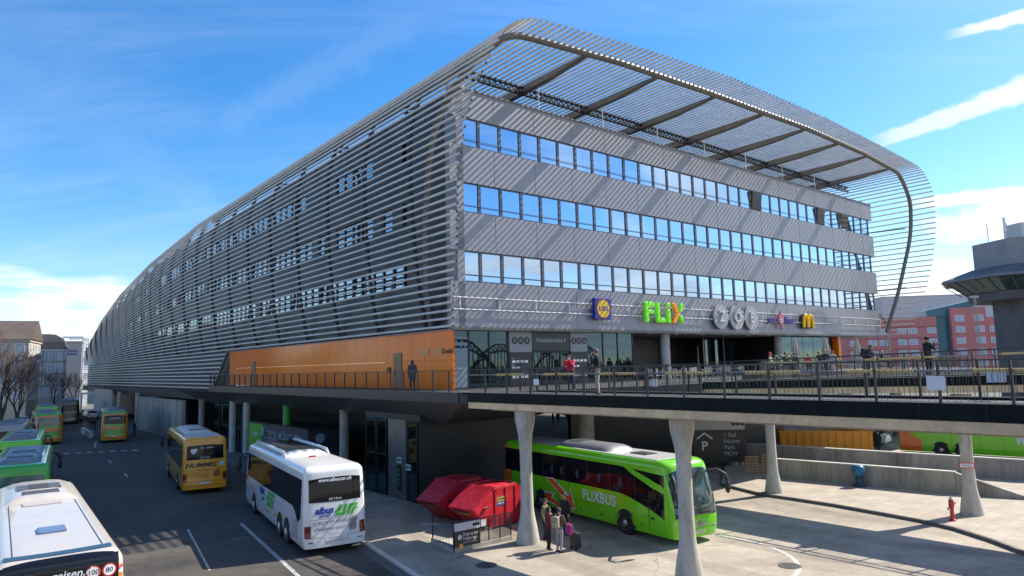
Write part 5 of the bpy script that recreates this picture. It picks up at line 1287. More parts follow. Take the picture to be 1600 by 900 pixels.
# waiting by the green coach
person('person with a beige rucksack and pale grey trousers behind the luggage trolley', (1.62, 27.75), facing(.55, .75), C_brown, C_grey, 1.70, dict(eR=(.10, -.25, 1.12), wR=(.32, -.18, .98), eL=(.08, .25, 1.12), wL=(.28, .14, 1.0), kL=(.06, .1, .5), aR=(-.08, -.1, .09)), hair=(.05, .035, .03))
d2 = Vector((.55, .75)).normalized(); backpack('beige rucksack worn on the brown jacket', (1.62 - d2.x * .245, 27.75 - d2.y * .245), .95, facing(.55, .75), (.36, .29, .21), .95)
person('person in a maroon jacket and dark trousers next to the beige rucksack', (1.22, 28.1), facing(.7, .2), C_mar, C_black, 1.68, dict(wL=(.2, .2, 1.0)), hair=(.03, .02, .02), hairlen=.15)
person('person in an olive and striped top standing against the concrete pillar', (1.16, 29.75), facing(.8, -.4), C_olive, C_navy, 1.70, dict(eL=(.05, .22, 1.14), wL=(.22, .05, 1.12)), hair=(.025, .018, .015))
person('man in a black suit standing at the flank of the green coach', (2.05, 30.4), facing(-.6, -.7), C_black, C_black, 1.80, hair=(.03, .022, .018))
# on the terrace
spots = [((16.00, 43.00), 'person in a red cap and pale jacket sitting at the terrace edge', C_cream, C_dgrey, 1.75, cloth('cap_red', (.5, .03, .03)), (.9, -.4)),
         ((17.44, 44.20), 'person in black sitting beside the green planter', C_black, C_black, 1.72, None, (.6, -.8)),
         ((18.55, 45.20), 'dark haired person in black sitting in front of the first umbrella', C_dgrey, C_black, 1.68, None, (-.8, -.4)),
         ((19.70, 46.00), 'small person in a red top sitting between the two umbrellas', C_red, C_black, 1.6, None, (-.3, -1)),
         ((20.84, 47.00), 'person with ginger hair and a dark coat at the high table', C_black, C_black, 1.8, None, (.9, .1)),
         ((21.68, 47.80), 'tall man in navy turning towards his neighbours at the high table', C_navy, C_jean, 1.95, None, (-.6, -.6)),
         ((22.64, 48.60), 'man in a pale shirt and dark waistcoat leaning back at the high table', C_pale, C_black, 1.82, None, (-1, -.2)),
         ((28.47, 53.20), 'bald person in dark clothes sitting alone near the far rib', C_black, C_black, 1.8, None, (1, -.4))]
stools = []
for i, (p, lab, t_, b_, hh, cp, fc_) in enumerate(spots):
    pose = dict(SIT); zz0 = .38; a = facing(*fc_)
    person(lab, p, a, t_, b_, hh, pose, hair=[(.03, .02, .015), (.03, .02, .015), (.02, .015, .012), (.16, .07, .03), (.32, .12, .04), (.30, .15, .08), (.06, .045, .035), (.45, .25, .17)][i], cap=cp, z=6.05 + zz0, group=None)
    stools.append((p, a, zz0))
M_alu = mat('brushed_aluminium', (.55, .55, .54), .3, .8, var=.15, vscale=9)
def chair(label, loc, rot, seat=.62, group='metal cafe chairs on the terrace', proto=[None]):
    if proto[0] is None:
        r = thing('cafe_chair', label, 'chair', loc, rot, group)
        mb = MB(); mb.box((-.2, -.21, .44), (.22, .21, .47)); mb.build('seat', [M_alu], r, bevel=.01)
        mb = MB()
        for k in range(5): mb.box((-.22, -.2 + k * .085, .5), (-.205, -.14 + k * .085, .84))
        mb.tube([(-.21, -.21, .47), (-.22, -.21, .86), (-.22, .21, .86), (-.21, .21, .47)], .014, 6); mb.build('backrest', [M_alu], r)
        for x in (-.19, .2):
            for y in (-.19, .19): mb = MB(); mb.tube([(x, y, .45), (x * 1.15, y * 1.1, 0)], .013, 6); mb.build('leg', [M_alu], r)
        proto[0] = r; return r
    return dup(proto[0], loc, rot, label, group)
for p, a, zz0 in stools:
    chair('metal cafe chair on the terrace with someone sitting on it', Vector((p[0], p[1], 6.05 + zz0)), a, group='occupied metal chairs on the terrace')
rc_ = random.Random(5)
tabs = []
for i in range(22):
    u, v = rc_.uniform(15.5, 40), rc_.uniform(-7.4, -4.0); chair('empty metal cafe chair on the terrace', B(u, v, 6.05), rc_.uniform(0, 6.28), group='empty metal chairs on the terrace')
for i in range(10):
    u, v = 9.8 + (i % 5) * 1.0, -7.4 + (i // 5) * 1.3; chair('empty metal cafe chair on the open deck by the footbridge', B(u, v, 6.05), rc_.uniform(0, 6.28), group='empty metal chairs near the footbridge')
def table(label, loc, proto=[None]):
    if proto[0] is None:
        r = thing('cafe_table', label, 'table', loc, 0, 'round metal tables on the terrace')
        mb = MB(); mb.lathe([(.36, .71), (.37, .72), (.37, .735), (.36, .74)], 24); mb.build('tabletop', [M_alu], r)
        mb = MB(); mb.cyl((0, 0), .03, .02, .71, 10); mb.build('leg', [M_alu], r)
        mb = MB(); mb.lathe([(.24, 0), (.24, .015), (.05, .03)], 20); mb.build('base', [M_alu], r); proto[0] = r; return r
    return dup(proto[0], loc, 0, label)
for i in range(9): table('round metal cafe table on the terrace', B(16.5 + i * 2.7, -6.2 + rc_.uniform(-1, 1), 6.05))
for i in range(4): table('round metal cafe table on the terrace', B(10.2 + i * 1.2, -6.7, 6.05))
M_fab = mat('umbrella_cloth', (.52, .44, .36), .85, 0, var=.12, vscale=4, bump=.3, bscale=15)
def umbrella(label, p, hgt, gr):
    r = thing('umbrella', label, 'umbrella', (p[0], p[1], 6.05), 0, gr)
    mb = MB(); mb.lathe([(.30, 0), (.30, .06), (.06, .09), (.06, .18)], 16); mb.build('base', [M_conc], r)
    mb = MB(); mb.cyl((0, 0), .03, .15, hgt, 8); mb.build('pole', [M_wood], r)
    mb = MB(); rows = []
    for z, r0 in ((.55, .30), (.8, .33), (1.3, .36), (1.75, .30), (1.85, .34), (2.2, .27), (2.6, .15), (hgt - .05, .04)):
        rows.append([((r0 * (1 + .16 * math.cos(8 * a))) * math.cos(a), (r0 * (1 + .16 * math.cos(8 * a))) * math.sin(a), z * hgt / 3.0 if z < hgt - .1 else z) for a in np.linspace(0, 2 * math.pi, 49)])
    mb.grid(rows); mb.build('folded_canopy', [M_fab], r, smooth=50)
umbrella('folded beige umbrella beside the planter, left of the three', (22.4, 54.5), 3.0, None); umbrella('folded beige umbrella behind the people at the high table', (26.2, 57.5), 3.0, None); umbrella('folded beige umbrella past the orange end panel, right of the three', (30.3, 60.5), 3.0, None)
M_leaf = mat('leaf_green', (.06, .11, .02), .6, 0, var=.5, vscale=20)
pt = thing('planter', 'planter box with pale green shrubs in front of the hall column', 'planter', (19.2, 49.0, 6.05), BROT)
mb = MB(); mb.box((-1.4, -.3, 0), (1.4, .3, .7)); mb.build('box', [M_dark], pt, bevel=.02)
mb = MB(); rl_ = random.Random(2)
for i in range(1500):
    c = Vector((rl_.uniform(-1.4, 1.4), rl_.gauss(0, .22), .7 + abs(rl_.gauss(0, .38)))); a = Vector((rl_.gauss(0, 1), rl_.gauss(0, 1), rl_.gauss(0, 1))).normalized() * .07; b = a.orthogonal().normalized() * .035
    mb.add([c - a, c + b, c + a, c - b], [(0, 1, 2, 3)])
mb.build('shrub', [M_leaf], pt)

# luggage beside the waiting group
r = thing('trolley_case', 'black wheeled suitcase with its handle pulled out beside the waiting group', 'suitcase', (2.28, 28.1, 0), .5)
mb = MB(); mb.box((-.14, -.22, .08), (.14, .22, .68)); mb.build('shell', [M_bumper], r, bevel=.05)
mb = MB(); mb.tube([(-.1, -.13, .68), (-.22, -.13, 1.02), (-.22, .13, 1.02), (-.1, .13, .68)], .014, 6); mb.build('handle', [M_railgrey], r)
for y in (-.18, .18): mb = MB(); mb.lathe([(.05, -.02), (.05, .02)], 12, 0, Matrix.Translation((-.1, y, .05)) @ Matrix.Rotation(R(90), 4, 'X')); mb.build('wheel', [M_rubber], r)
r = thing('bag', 'pink and purple bag hanging from the hand of the rucksack wearer', 'bag', (2.02, 28.0, .60), .5)
mb = MB(); mb.box((-.08, -.15, 0), (.08, .15, .42)); mb.build('bag', [mat('pink_cloth', (.65, .03, .22), .7, 0, var=.3, vscale=5, col2=(.16, .03, .30))], r, bevel=.05)
mb = MB(); mb.tube([(0, -.08, .40), (0, -.05, .52), (0, .05, .52), (0, .08, .40)], .012, 6); mb.build('handle', [C_black], r)

# ================================================================== SKIPS, STAIR RAIL, SIGN
M_red = mat('skip_red', (.62, .020, .042), .42, 0, vscale=2.6, bump=.10, bscale=12, rvar=.12, col2=(.40, .016, .026))
def skip(label, near):
    # local x along the skip (away), y to the left; near corner of the lid edge at the origin
    r = thing('skip', label, 'skip', (near[0], near[1], 0), math.atan2(.74, .67), 'red covered skips')
    Wd = 1.66; prof = [(1.10, .08), (0, .95), (0, 1.0), (1.3, 1.80), (2.75, 1.80), (4.0, 1.0), (4.0, .95), (2.95, .08)]
    mb = MB(); n = len(prof)
    mb.add([(x, 0, z) for x, z in prof] + [(x, Wd, z) for x, z in prof], [tuple(range(n)), tuple(reversed(range(n, 2 * n)))] + [(i, (i + 1) % n, n + (i + 1) % n, n + i) for i in range(n)])
    mb.build('tub', [M_red], r, bevel=.03)
    for a, b in (((-.04, 1.0), (1.28, 1.84)), ((2.77, 1.84), (4.04, 1.0))):
        mb = MB(); dx, dz = b[0] - a[0], b[1] - a[1]; l = math.hypot(dx, dz); nx, nz = -dz / l * .045, dx / l * .045
        mb.add([(a[0], .04, a[1]), (b[0], .04, b[1]), (b[0] + nx, .04, b[1] + nz), (a[0] + nx, .04, a[1] + nz), (a[0], Wd - .04, a[1]), (b[0], Wd - .04, b[1]), (b[0] + nx, Wd - .04, b[1] + nz), (a[0] + nx, Wd - .04, a[1] + nz)], [(0, 1, 2, 3), (7, 6, 5, 4), (0, 4, 5, 1), (1, 5, 6, 2), (2, 6, 7, 3), (3, 7, 4, 0)])
        mb.build('lid', [M_red], r, bevel=.015)
    for x in (1.35, 2.05, 2.7):
        for y in (-.045, Wd): mb = MB(); mb.box((x - .05, y, .12), (x + .05, y + .045, 1.76)); mb.build('rib', [M_red], r)
    for a, b in (((1.3, 1.83), (2.75, 1.83)),):
        for y in (.05, Wd - .05): mb = MB(); mb.tube([(a[0], y, a[1]), (b[0], y, b[1])], .035, 8); mb.build('top_rim', [M_red], r)
    for x in (1.32, 2.73):
        for y in (.3, Wd / 2, Wd - .3): mb = MB(); mb.tube([(x, y - .1, 1.85), (x, y + .1, 1.85)], .028, 8); mb.build('hinge', [M_darksteel], r)
    mb = MB(); mb.tube([(.02, .3, .93), (-.06, .3, .90), (-.06, Wd - .3, .90), (.02, Wd - .3, .93)], .02, 6); mb.build('lid_handle', [M_darksteel], r)
    for y in (.0, Wd): mb = MB(); mb.tube([(.55, y - (.06 if y == 0 else -.06), 1.02), (.75, y - (.06 if y == 0 else -.06), 1.02)], .05, 10); mb.tube([(.62, y - (.02 if y == 0 else -.02), 1.02), (.68, y - (.14 if y == 0 else -.14), 1.02)], .03, 8); mb.build('lifting_lug', [M_darksteel], r)
    mb = MB(); mb.box((1.42, -.012, .98), (2.0, -.003, 1.38)); p = mb.build('sticker', [mat('sticker_blue', (.04, .10, .28), .5)], r)
    mb = MB(); mb.box((1.44, -.016, 1.18), (1.98, -.0125, 1.36)); mb.build('sticker_band', [mat('sticker_ochre', (.55, .38, .06), .5)], p)
    tx = MB(); text_on(tx, 'CONTAINER', .11, lambda x, y, z: (1.71 + x, -.018, 1.27 + y), bold=.004); tx.build('lettering', [M_black], p)
    tx = MB(); text_on(tx, '089 / 45', .11, lambda x, y, z: (1.71 + x, -.018, 1.08 + y), bold=.003); tx.build('lettering', [M_ltr], p)
    mb = MB(); mb.add([(.30, .5, .70), (.05, .5, .90), (.05, 1.2, .90), (.30, 1.2, .70)], [(0, 1, 2, 3)]); mb.v = [(x - .012, y, z - .012) for x, y, z in mb.v]; mb.build('dirt_patch', [mat('skip_dirt', (.30, .20, .05), .8, 0, var=.4, vscale=6)], r)
    return r
skip('red covered skip with a blue and yellow sticker, nearer of the two', (-1.90, 30.85)); skip('red covered skip half hidden behind the other one', (-3.62, 32.75))
r = thing('stair_railing', 'glazed stair railing around the steps down to the underground garage', 'railing', (0, 0, 0))
Q0, Q1, Q2, Q3 = Vector((-3.6, 29.75, 0)), Vector((-2.56, 28.05, 0)), Vector((-.30, 29.85, 0)), Vector((-1.35, 31.3, 0))
for a, b, n in ((Q0, Q1, 1), (Q1, Q2, 5)):
    for k in range(n + 1):
        if a is Q1 and k == 0: continue
        p = a.lerp(b, k / n); mb = MB(); mb.bar(p, p + Vector((0, 0, 1.12)), .05, .05); mb.build('post', [M_rail], r)
    mb = MB(); mb.bar(a + Vector((0, 0, 1.12)), b + Vector((0, 0, 1.12)), .06, .045); mb.build('top_rail', [M_rail], r)
    mb = MB(); mb.bar(a + Vector((0, 0, .09)), b + Vector((0, 0, .09)), .16, .18); mb.build('plinth', [M_conc], r)
    if a is Q1: mb = MB(); mb.bar(a.lerp(b, .42) + Vector((0, 0, .63)), b + Vector((0, 0, .63)), .014, .84); mb.build('glass_panel', [M_railglass], r)
mb = MB()
for k in range(14): p = Q0.lerp(Q1, (k + .5) / 14); mb.bar(p + Vector((0, 0, .15)), p + Vector((0, 0, 1.1)), .014, .014)
mb.build('infill_bars', [M_rail], r)
mb = MB(); mb.tube([Q0 + Vector((-.35, -.35, .85)), Q0.lerp(Q1, .35) + Vector((0, -.1, .88)), Q0.lerp(Q1, .8) + Vector((.4, .35, .45))], .025, 8); mb.build('handrail', [M_railgrey], r)
mb = MB()
for k in range(4): a = Q0.lerp(Q1, .25) + (Q2 - Q1) * (.03 + .09 * k); b = Q0.lerp(Q1, .95) + (Q2 - Q1) * (.03 + .09 * k); mb.bar(a + Vector((0, 0, .12 - .03 * k)), b + Vector((0, 0, .12 - .03 * k)), .22, .12)
mb.build('steps', [M_conc_l], r)
dv = (Q2 - Q1).normalized(); nv = Vector((dv.y, -dv.x, 0)); sg = thing('sign', 'black and white sign to the underground garage fixed to the stair railing', 'sign', Q1 + nv * .04, math.atan2(dv.y, dv.x))
mb = MB(); mb.box((.0, -.04, .08), (1.25, .0, .80)); mb.build('board', [M_black], sg); mb = MB(); mb.box((.0, -.04, .803), (1.25, .0, 1.10)); hd_ = mb.build('head', [mat('sign_head_grey', (.52, .52, .54), .5)], sg)
mb = MB()
for k in range(3): mb.lathe([(.062, 0), (.062, .006), (.035, .006), (.035, .0)], 16, 0, Matrix.Translation((.93 + k * .12, -.041, .96)) @ Matrix.Rotation(R(90), 4, 'X'))
mb.build('emblem', [M_black], hd_)
tx = MB(); text_on(tx, 'Zugang zur', .17, lambda x, y, z: (.38 + x, -.046, .64 + y), align='LEFT'); text_on(tx, 'Tiefgarage', .17, lambda x, y, z: (.38 + x, -.046, .47 + y), align='LEFT'); text_on(tx, 'underground car park', .075, lambda x, y, z: (.38 + x, -.046, .33 + y), align='LEFT'); tx.build('lettering', [M_ltr], sg)
mb = MB(); M_ = Matrix.Translation((.24, -.041, .56)) @ Matrix.Rotation(R(90), 4, 'X'); mb.lathe([(.10, 0), (.10, .006)], 20, 0, M_); p = mb.build('pictogram', [M_ltr], sg)
mb = MB(); mb.bar((.185, -.05, .615), (.295, -.05, .505), .02, .02, upv=(0, 1, 0)); mb.build('stroke', [M_black], p)
mb = MB(); mb.lathe([(.10, 0), (.10, .008)], 20, 0, Matrix.Translation((.30, -.041, .20)) @ Matrix.Rotation(R(90), 4, 'X')); mb.build('lamp_disc', [mat('sign_orange_disc', (.80, .35, .05), .4)], sg)
pn_ = thing('notice', 'white paper notice on the top rail of the stair railing', 'notice', Q1.lerp(Q2, .50) + Vector((0, 0, .92)) + nv * .04, math.atan2(dv.y, dv.x))
mb = MB(); mb.box((-.13, -.01, -.12), (.13, 0, .14)); mb.build('sheet', [MATS['paper_white']], pn_); mb = MB(); mb.box((-.02, -.014, .10), (.02, -.0105, .13)); mb.build('fixing', [M_railgrey], pn_)

# ---- kiosk under the gallery
kq = thing('kiosk', 'dark bus station kiosk with a green end panel under the gallery', 'kiosk', B(-1.95, 15.7), BROT)
mb = MB(); mb.box((0, 0, .1), (2.7, 9.6, 3.0)); mb.build('cabin', [mat('kiosk_charcoal', (.05, .052, .06), .5, 0, var=.1)], kq)
mb = MB(); mb.box((-.06, -.06, 3.0), (2.76, 12.9, 3.14)); mb.build('roof', [M_dark], kq)
mb = MB(); mb.box((-.02, 9.62, .1), (2.7, 12.8, 3.0)); mb.build('green_end', [mat('kiosk_green', (.10, .42, .02), .5, 0, var=.1)], kq)
tx = MB(); text_on(tx, 'ZOB MÜNCHEN', .95, lambda x, y, z: (-.02, 4.7 - x, 2.2 + y), bold=.012); tx.build('lettering', [mat('kiosk_letters', (.40, .40, .42), .5)], kq)
tx = MB(); text_on(tx, 'Infopoint', .28, lambda x, y, z: (-.02, 8.5 - x, 1.95 + y)); tx.build('lettering', [MATS['kiosk_letters']], kq)
tx = MB(); text_on(tx, 'FLiXBUS', .42, lambda x, y, z: (-.035, 11.3 - x, 2.15 + y), bold=.01); tx.build('lettering', [M_ltr], kq)
for v, m in ((9.6, 1),):
    mb = MB(); mb.lathe([(.42, 0), (.42, .012)], 24, 0, Matrix.Translation((-.004, v if m == 1 else .62, 2.45)) @ Matrix.Rotation(R(-90), 4, 'Y')); mb.build('disc', [mat('kiosk_disc', (.32, .42, .55), .5)], kq)
mb = MB(); mb.box((-.01, 2.6, 1.0), (-.002, 6.8, 1.75)); mb.build('service_window', [M_shopglass], kq)
mb = MB(); mb.box((.3, -.01, .2), (1.1, -.002, 2.2)); mb.build('door', [M_darksteel], kq)
mb = MB(); mb.lathe([(.36, 0), (.36, .01)], 24, 0, Matrix.Translation((.9, -.004, 2.4)) @ Matrix.Rotation(R(90), 4, 'X')); mb.build('disc', [mat('kiosk_disc', (.32, .42, .55), .5)], kq)
# ---- wayfinding board under the terrace
wb_ = thing('wayfinding_board', 'black board with a white head and a big P under the terrace', 'sign', (12.3, 48.3, 0), math.atan2(-.12, 1))
mb = MB(); mb.box((0, -.1, .4), (3.5, .1, 2.55)); mb.build('board', [M_black], wb_); mb = MB(); mb.box((0, -.1, 2.56), (3.5, .1, 3.35)); hd_ = mb.build('head', [mat('board_head', (.42, .42, .42), .5)], wb_)
tx = MB(); text_on(tx, 'P', .85, lambda x, y, z: (.75 + x, -.11, 1.45 + y), bold=.02); tx.build('lettering', [M_ltr], wb_)
mb = MB(); mb.bar((.25, -.11, 1.95), (.78, -.11, 2.35), .02, .1); mb.bar((.78, -.11, 2.35), (1.3, -.11, 1.95), .02, .1); mb.build('roof_symbol', [M_ltr], wb_)
tx = MB()
for i, t in enumerate(('1 Std.', 'höchst', 'Park', 'PKW')): text_on(tx, t, .40, lambda x, y, z, i=i: (2.05 + x, -.112, 2.2 - i * .42 + y), align='LEFT')
tx.build('lettering', [mat('board_letters', (.45, .45, .45), .5)], wb_)
mb = MB()
for k in range(3): mb.lathe([(.15, 0), (.15, .012), (.08, .012), (.08, 0)], 16, 0, Matrix.Translation((2.75 + k * .3, -.105, 2.98)) @ Matrix.Rotation(R(90), 4, 'X'))
mb.build('emblem', [M_black], hd_)
for x in (.4, 3.1): mb = MB(); mb.box((x - .05, -.05, 0), (x + .05, .05, .4)); mb.build('leg', [M_darksteel], wb_)
# ---- pallets leaning by the pillar
M_pal = mat('pallet_wood', (.34, .20, .10), .85, 0, var=.35, vscale=5, stretch=(.4, 4, 4))
def pallet(label, p, rz, lean):
    r = thing('pallet', label, 'pallet', p, rz, 'wooden pallets by the wall'); M_ = Matrix.Rotation(R(lean), 4, 'X')
    for k in range(7): mb = MB(); mb.box((-.4, -.07, .0 + k * .18), (.4, -.05, .12 + k * .18), 0, M_); mb.build('board', [M_pal], r)
    for x in (-.38, -.03, .32): mb = MB(); mb.box((x, -.05, 0), (x + .07, .05, 1.2), 0, M_); mb.build('bearer', [M_pal], r)
pallet('wooden pallet leaning on end behind the pillar, left of the two', (15.0, 44.5, .0), -.3, -12); pallet('wooden pallet leaning on end, right of the two', (15.9, 44.2, .13), -.5, -15)
# ---- hydrant, pillar sign, blue bin
hy = thing('hydrant', 'red fire hydrant with a silver cap on the island kerb', 'hydrant', (18.95, 30.75, .13), .6)
mb = MB(); mb.lathe([(.13, 0), (.13, .05), (.085, .09), (.08, .55), (.11, .58), (.11, .66), (.10, .85), (.08, .90)], 18); mb.build('body', [mat('hydrant_red', (.50, .012, .012), .35, 0, var=.15, coat=.3)], hy, smooth=40)
mb = MB(); mb.lathe([(.075, .90), (.075, .95), (.04, .99), (.03, 1.04)], 14); mb.build('cap', [M_alu], hy, smooth=40)
for a in (-.6, 2.2): mb = MB(); mb.tube([(0, 0, .5 if a > 0 else .74), (.17 * math.cos(a), .17 * math.sin(a), .5 if a > 0 else .74)], .06, 12); mb.build('outlet', [M_alu], hy)
ps = thing('sign', 'small red bordered warning plate strapped to the right hand pillar', 'sign', (20.27, 31.5, 2.35), R(-14))
mb = MB(); mb.box((-.32, -.03, -.12), (.32, 0, .12)); mb.build('board', [mat('sign_red', (.55, .02, .015), .4)], ps); mb = MB(); mb.box((-.28, -.034, -.085), (.28, -.031, .085)); f_ = mb.build('face', [M_white], ps)
tx = MB(); text_on(tx, 'Wolfgang', .13, lambda x, y, z: (x, -.038, y)) if False else text_on(tx, 'Einfahrt', .13, lambda x, y, z: (x, -.038, y)); tx.build('lettering', [M_black], f_)
bb = thing('barrier_tub', 'blue plastic tub with a dark foot in front of the ramp wall', 'tub', (19.15, 39.2, .13), 0)
mb = MB(); mb.lathe([(.22, .55), (.30, .62), (.33, .85), (.31, 1.05), (.22, 1.16), (.08, 1.18)], 20); mb.build('tub', [mat('tub_blue', (.02, .13, .26), .45, 0, var=.2)], bb, smooth=45)
mb = MB(); mb.lathe([(.34, 0), (.34, .08), (.20, .2), (.18, .52)], 18); mb.build('foot', [mat('tub_foot', (.02, .05, .09), .6)], bb, smooth=45)
# ---- orange container, car, post and man on the ramp
oc = thing('container', 'long ochre orange steel container behind the far ramp wall', 'container', (20.6, 54.4, 0), math.atan2(-.30, 1))
mb = MB(); mb.box((0, 0, .1), (6.6, 2.3, 1.62)); mb.build('box', [mat('container_ochre', (.78, .30, .012), .45, 0, var=.12, vscale=1)], oc)
for k in range(12): mb = MB(); mb.box((.1 + k * .57, -.06, .15), (.2 + k * .57, -.002, 1.55)); mb.build('rib', [MATS['container_ochre']], oc)
mb = MB(); mb.box((-.05, -.08, 1.625), (6.65, 2.38, 1.75)); mb.build('rim', [MATS['container_ochre']], oc)
def car(label, pos, h, col, group=None, van=False):
    r = thing('parked_car', label, 'car', (pos[0], pos[1], 0), h, group); L, Wc = 4.3, 1.75
    prof = [(0, .35), (.02, .85), (.35, .98), (.9, 1.38), (1.5, 1.47), (2.4, 1.44), (3.1, .98), (4.1, .80), (4.28, .6), (4.25, .3)] if not van else [(0, .35), (.0, 1.6), (.15, 1.95), (3.3, 1.98), (3.9, 1.3), (4.7, 1.05), (4.8, .3)]
    mb = MB(); rows = []
    for y, sc in ((-1, .96), (-.92, 1), (-.6, 1.01), (0, 1.015), (.6, 1.01), (.92, 1), (1, .96)):
        rows.append([(x, y * Wc / 2 * (1 - .16 * max(0, (z - .9) / .6)), .3 + (z - .3) * sc) for x, z in prof])
    mb.grid(rows); n = len(prof); mb.add(rows[0], [tuple(range(n))]); mb.add(rows[-1], [tuple(range(n))])
    mb.build('body', [paint('car_%d' % int(sum(col) * 997), col)], r, smooth=40)
    for y in (-1, 1): mb = MB(); yy = y * (Wc / 2 - .02); mb.add([(.5, yy, 1.0), (2.9, yy, 1.0), (2.35, yy * .93, 1.36), (1.0, yy * .93, 1.38)], [(0, 1, 2, 3)]); mb.build('window', [M_busglass], r)
    mb = MB(); mb.add([(2.48, -.68, 1.42), (3.12, -.76, 1.0), (3.12, .76, 1.0), (2.48, .68, 1.42)], [(0, 1, 2, 3)]); mb.v = [(x + .02, y, z + .025) for x, y, z in mb.v]; mb.build('windscreen', [M_busglass], r)
    mb = MB(); mb.add([(.34, -.7, 1.0), (.88, -.64, 1.36), (.88, .64, 1.36), (.34, .7, 1.0)], [(0, 1, 2, 3)]); mb.v = [(x - .02, y, z + .02) for x, y, z in mb.v]; mb.build('rear_window', [M_busglass], r)
    for x in (.85, 3.45):
        for y in (-1, 1):
            M_ = Matrix.Translation((x, y * (Wc / 2 - .10), .31)) @ Matrix.Rotation(R(90) * -y, 4, 'X'); mb = MB(); mb.lathe([(.2, -.1), (.3, -.1), (.31, 0), (.3, .11), (.2, .12)], 18, 0, M_); w = mb.build('wheel', [M_rubber], r); mb = MB(); mb.lathe([(.2, .1), (.17, .09), (.05, .11)], 14, 0, M_); mb.build('rim', [M_chrome], w)
    for y in (-1, 1): mb = MB(); mb.box((4.2, y * .62 - .15, .62), (4.27, y * .62 + .15, .76)); mb.build('headlight', [M_lamp], r); mb = MB(); mb.box((-.02, y * .68 - .1, .7), (.03, y * .68 + .1, .9)); mb.build('tail_light', [M_tail], r)
    return r
car('white car standing beyond the ramp wall', (30.6, 57.2), 2.4, (.75, .76, .78))
person('man in dark clothes walking past the white car on the ramp', (27.4, 52.8), 1.0, C_black, C_black, 1.8)
bo = thing('bollard_post', 'grey square concrete post beside the ochre container', 'post', (27.0, 54.6, 0), .3); mb = MB(); mb.box((-.35, -.35, 0), (.35, .35, 3.2)); mb.build('shaft', [M_conc], bo, bevel=.03); mb = MB(); mb.box((-.42, -.42, 0), (.42, .42, .12)); mb.build('foot', [M_conc_l], bo)
# ---- iron covers and a drain in the apron
M_iron_c = mat('cast_iron', (.10, .095, .09), .6, .4, var=.3, vscale=9)
for i, (x, y, lab) in enumerate(((9.6, 25.2, 'round iron manhole cover in the sunlit apron between pillar and kerb'), (-1.2, 26.2, 'round iron manhole cover in front of the stair railing'), (-12.3, 31.2, 'round iron manhole cover in the street beside the white lane line'))):
    r = thing('manhole_cover', lab, 'manhole cover', (x, y, .0), i)
    mb = MB(); mb.lathe([(.40, .0), (.40, .022), (.33, .022), (.33, .018)], 26); mb.build('frame', [M_iron_c], r)
    mb = MB(); mb.lathe([(.32, .0), (.32, .020)], 24)
    for k in range(-2, 3): mb.box((-.2, k * .1 - .02, .0205), (.2, k * .1 + .02, .024))
    mb.build('lid', [M_iron_c], r)

# ================================================================== BACKGROUND
def facade_building(name, label, c, rz, Lx, Ly, h, wall, roof=None, rows=4, cols=6, win=(1.1, 1.5), roofh=2.5, wm=None, frame=None, base=3.0, mansard=False, trim=None):
    """block with real window parts (frame and pane) on its two visible fronts"""
    r = thing(name, label, 'building', (c[0], c[1], 0), rz)
    mb = MB(); mb.box((0, 0, 0), (Lx, Ly, h)); mb.build('wall', [wall], r)
    if roof:
        mb = MB(); e = .35
        if mansard:
            k = [(0, 0), (.35, .45), (1.0, .75), (2.0, .95), (3.2, 1.0)]
            rows_ = [[(-e + a, -e + a, h + roofh * b), (Lx + e - a, -e + a, h + roofh * b), (Lx + e - a, Ly + e - a, h + roofh * b), (-e + a, Ly + e - a, h + roofh * b), (-e + a, -e + a, h + roofh * b)] for a, b in k]
            mb.grid(rows_); mb.add([rows_[-1][i] for i in range(4)], [(0, 1, 2, 3)])
        else:
            mb.add([(-e, -e, h), (Lx + e, -e, h), (Lx + e, Ly + e, h), (-e, Ly + e, h), (-e, Ly / 2, h + roofh), (Lx + e, Ly / 2, h + roofh)], [(0, 1, 5, 4), (2, 3, 4, 5), (0, 4, 3), (1, 2, 5), (0, 3, 2, 1)])
        mb.build('roof', [roof], r)
    mb = MB(); mb.box((-.18, -.18, h - .35), (Lx + .18, Ly + .18, h - .01)); mb.build('cornice', [trim or wall], r)
    wm = wm or M_shopglass; frame = frame or M_white; first = [None, None]
    st = (h - base - .6) / rows
    for f, (Lf, n) in enumerate(((Lx, cols), (Ly, max(2, int(cols * Ly / Lx))))):
        for i in range(rows):
            for j in range(n):
                x = (j + .5) * Lf / n; z = base + (i + .35) * st; w, hh = win
                if first[f] is None:
                    mb = MB(); 
                    if f == 0: mb.box((-w / 2 - .08, -.06, -.08), (w / 2 + .08, .02, 0)).box((-w / 2 - .08, -.06, hh), (w / 2 + .08, .02, hh + .08)).box((-w / 2 - .08, -.05, 0), (-w / 2, .02, hh)).box((w / 2, -.05, 0), (w / 2 + .08, .02, hh)).box((-.04, -.045, 0), (.04, .02, hh))
                    else: mb.box((-.02, -w / 2 - .08, -.08), (.06, w / 2 + .08, 0)).box((-.02, -w / 2 - .08, hh), (.06, w / 2 + .08, hh + .08)).box((-.02, -w / 2 - .08, 0), (.05, -w / 2, hh)).box((-.02, w / 2, 0), (.05, w / 2 + .08, hh)).box((-.02, -.04, 0), (.045, .04, hh))
                    fo = mb.build('window', [frame], r); mb = MB()
                    if f == 0: mb.box((-w / 2, -.03, 0), (w / 2, -.005, hh))
                    else: mb.box((.005, -w / 2, 0), (.03, w / 2, hh))
                    po = mb.build('pane', [wm], fo); first[f] = (fo, po)
                else:
                    fo = first[f][0].copy(); COL.objects.link(fo); po = first[f][1].copy(); COL.objects.link(po); po.parent = fo
                fo.location = (x, 0, z) if f == 0 else (Lx, x, z)
    return r
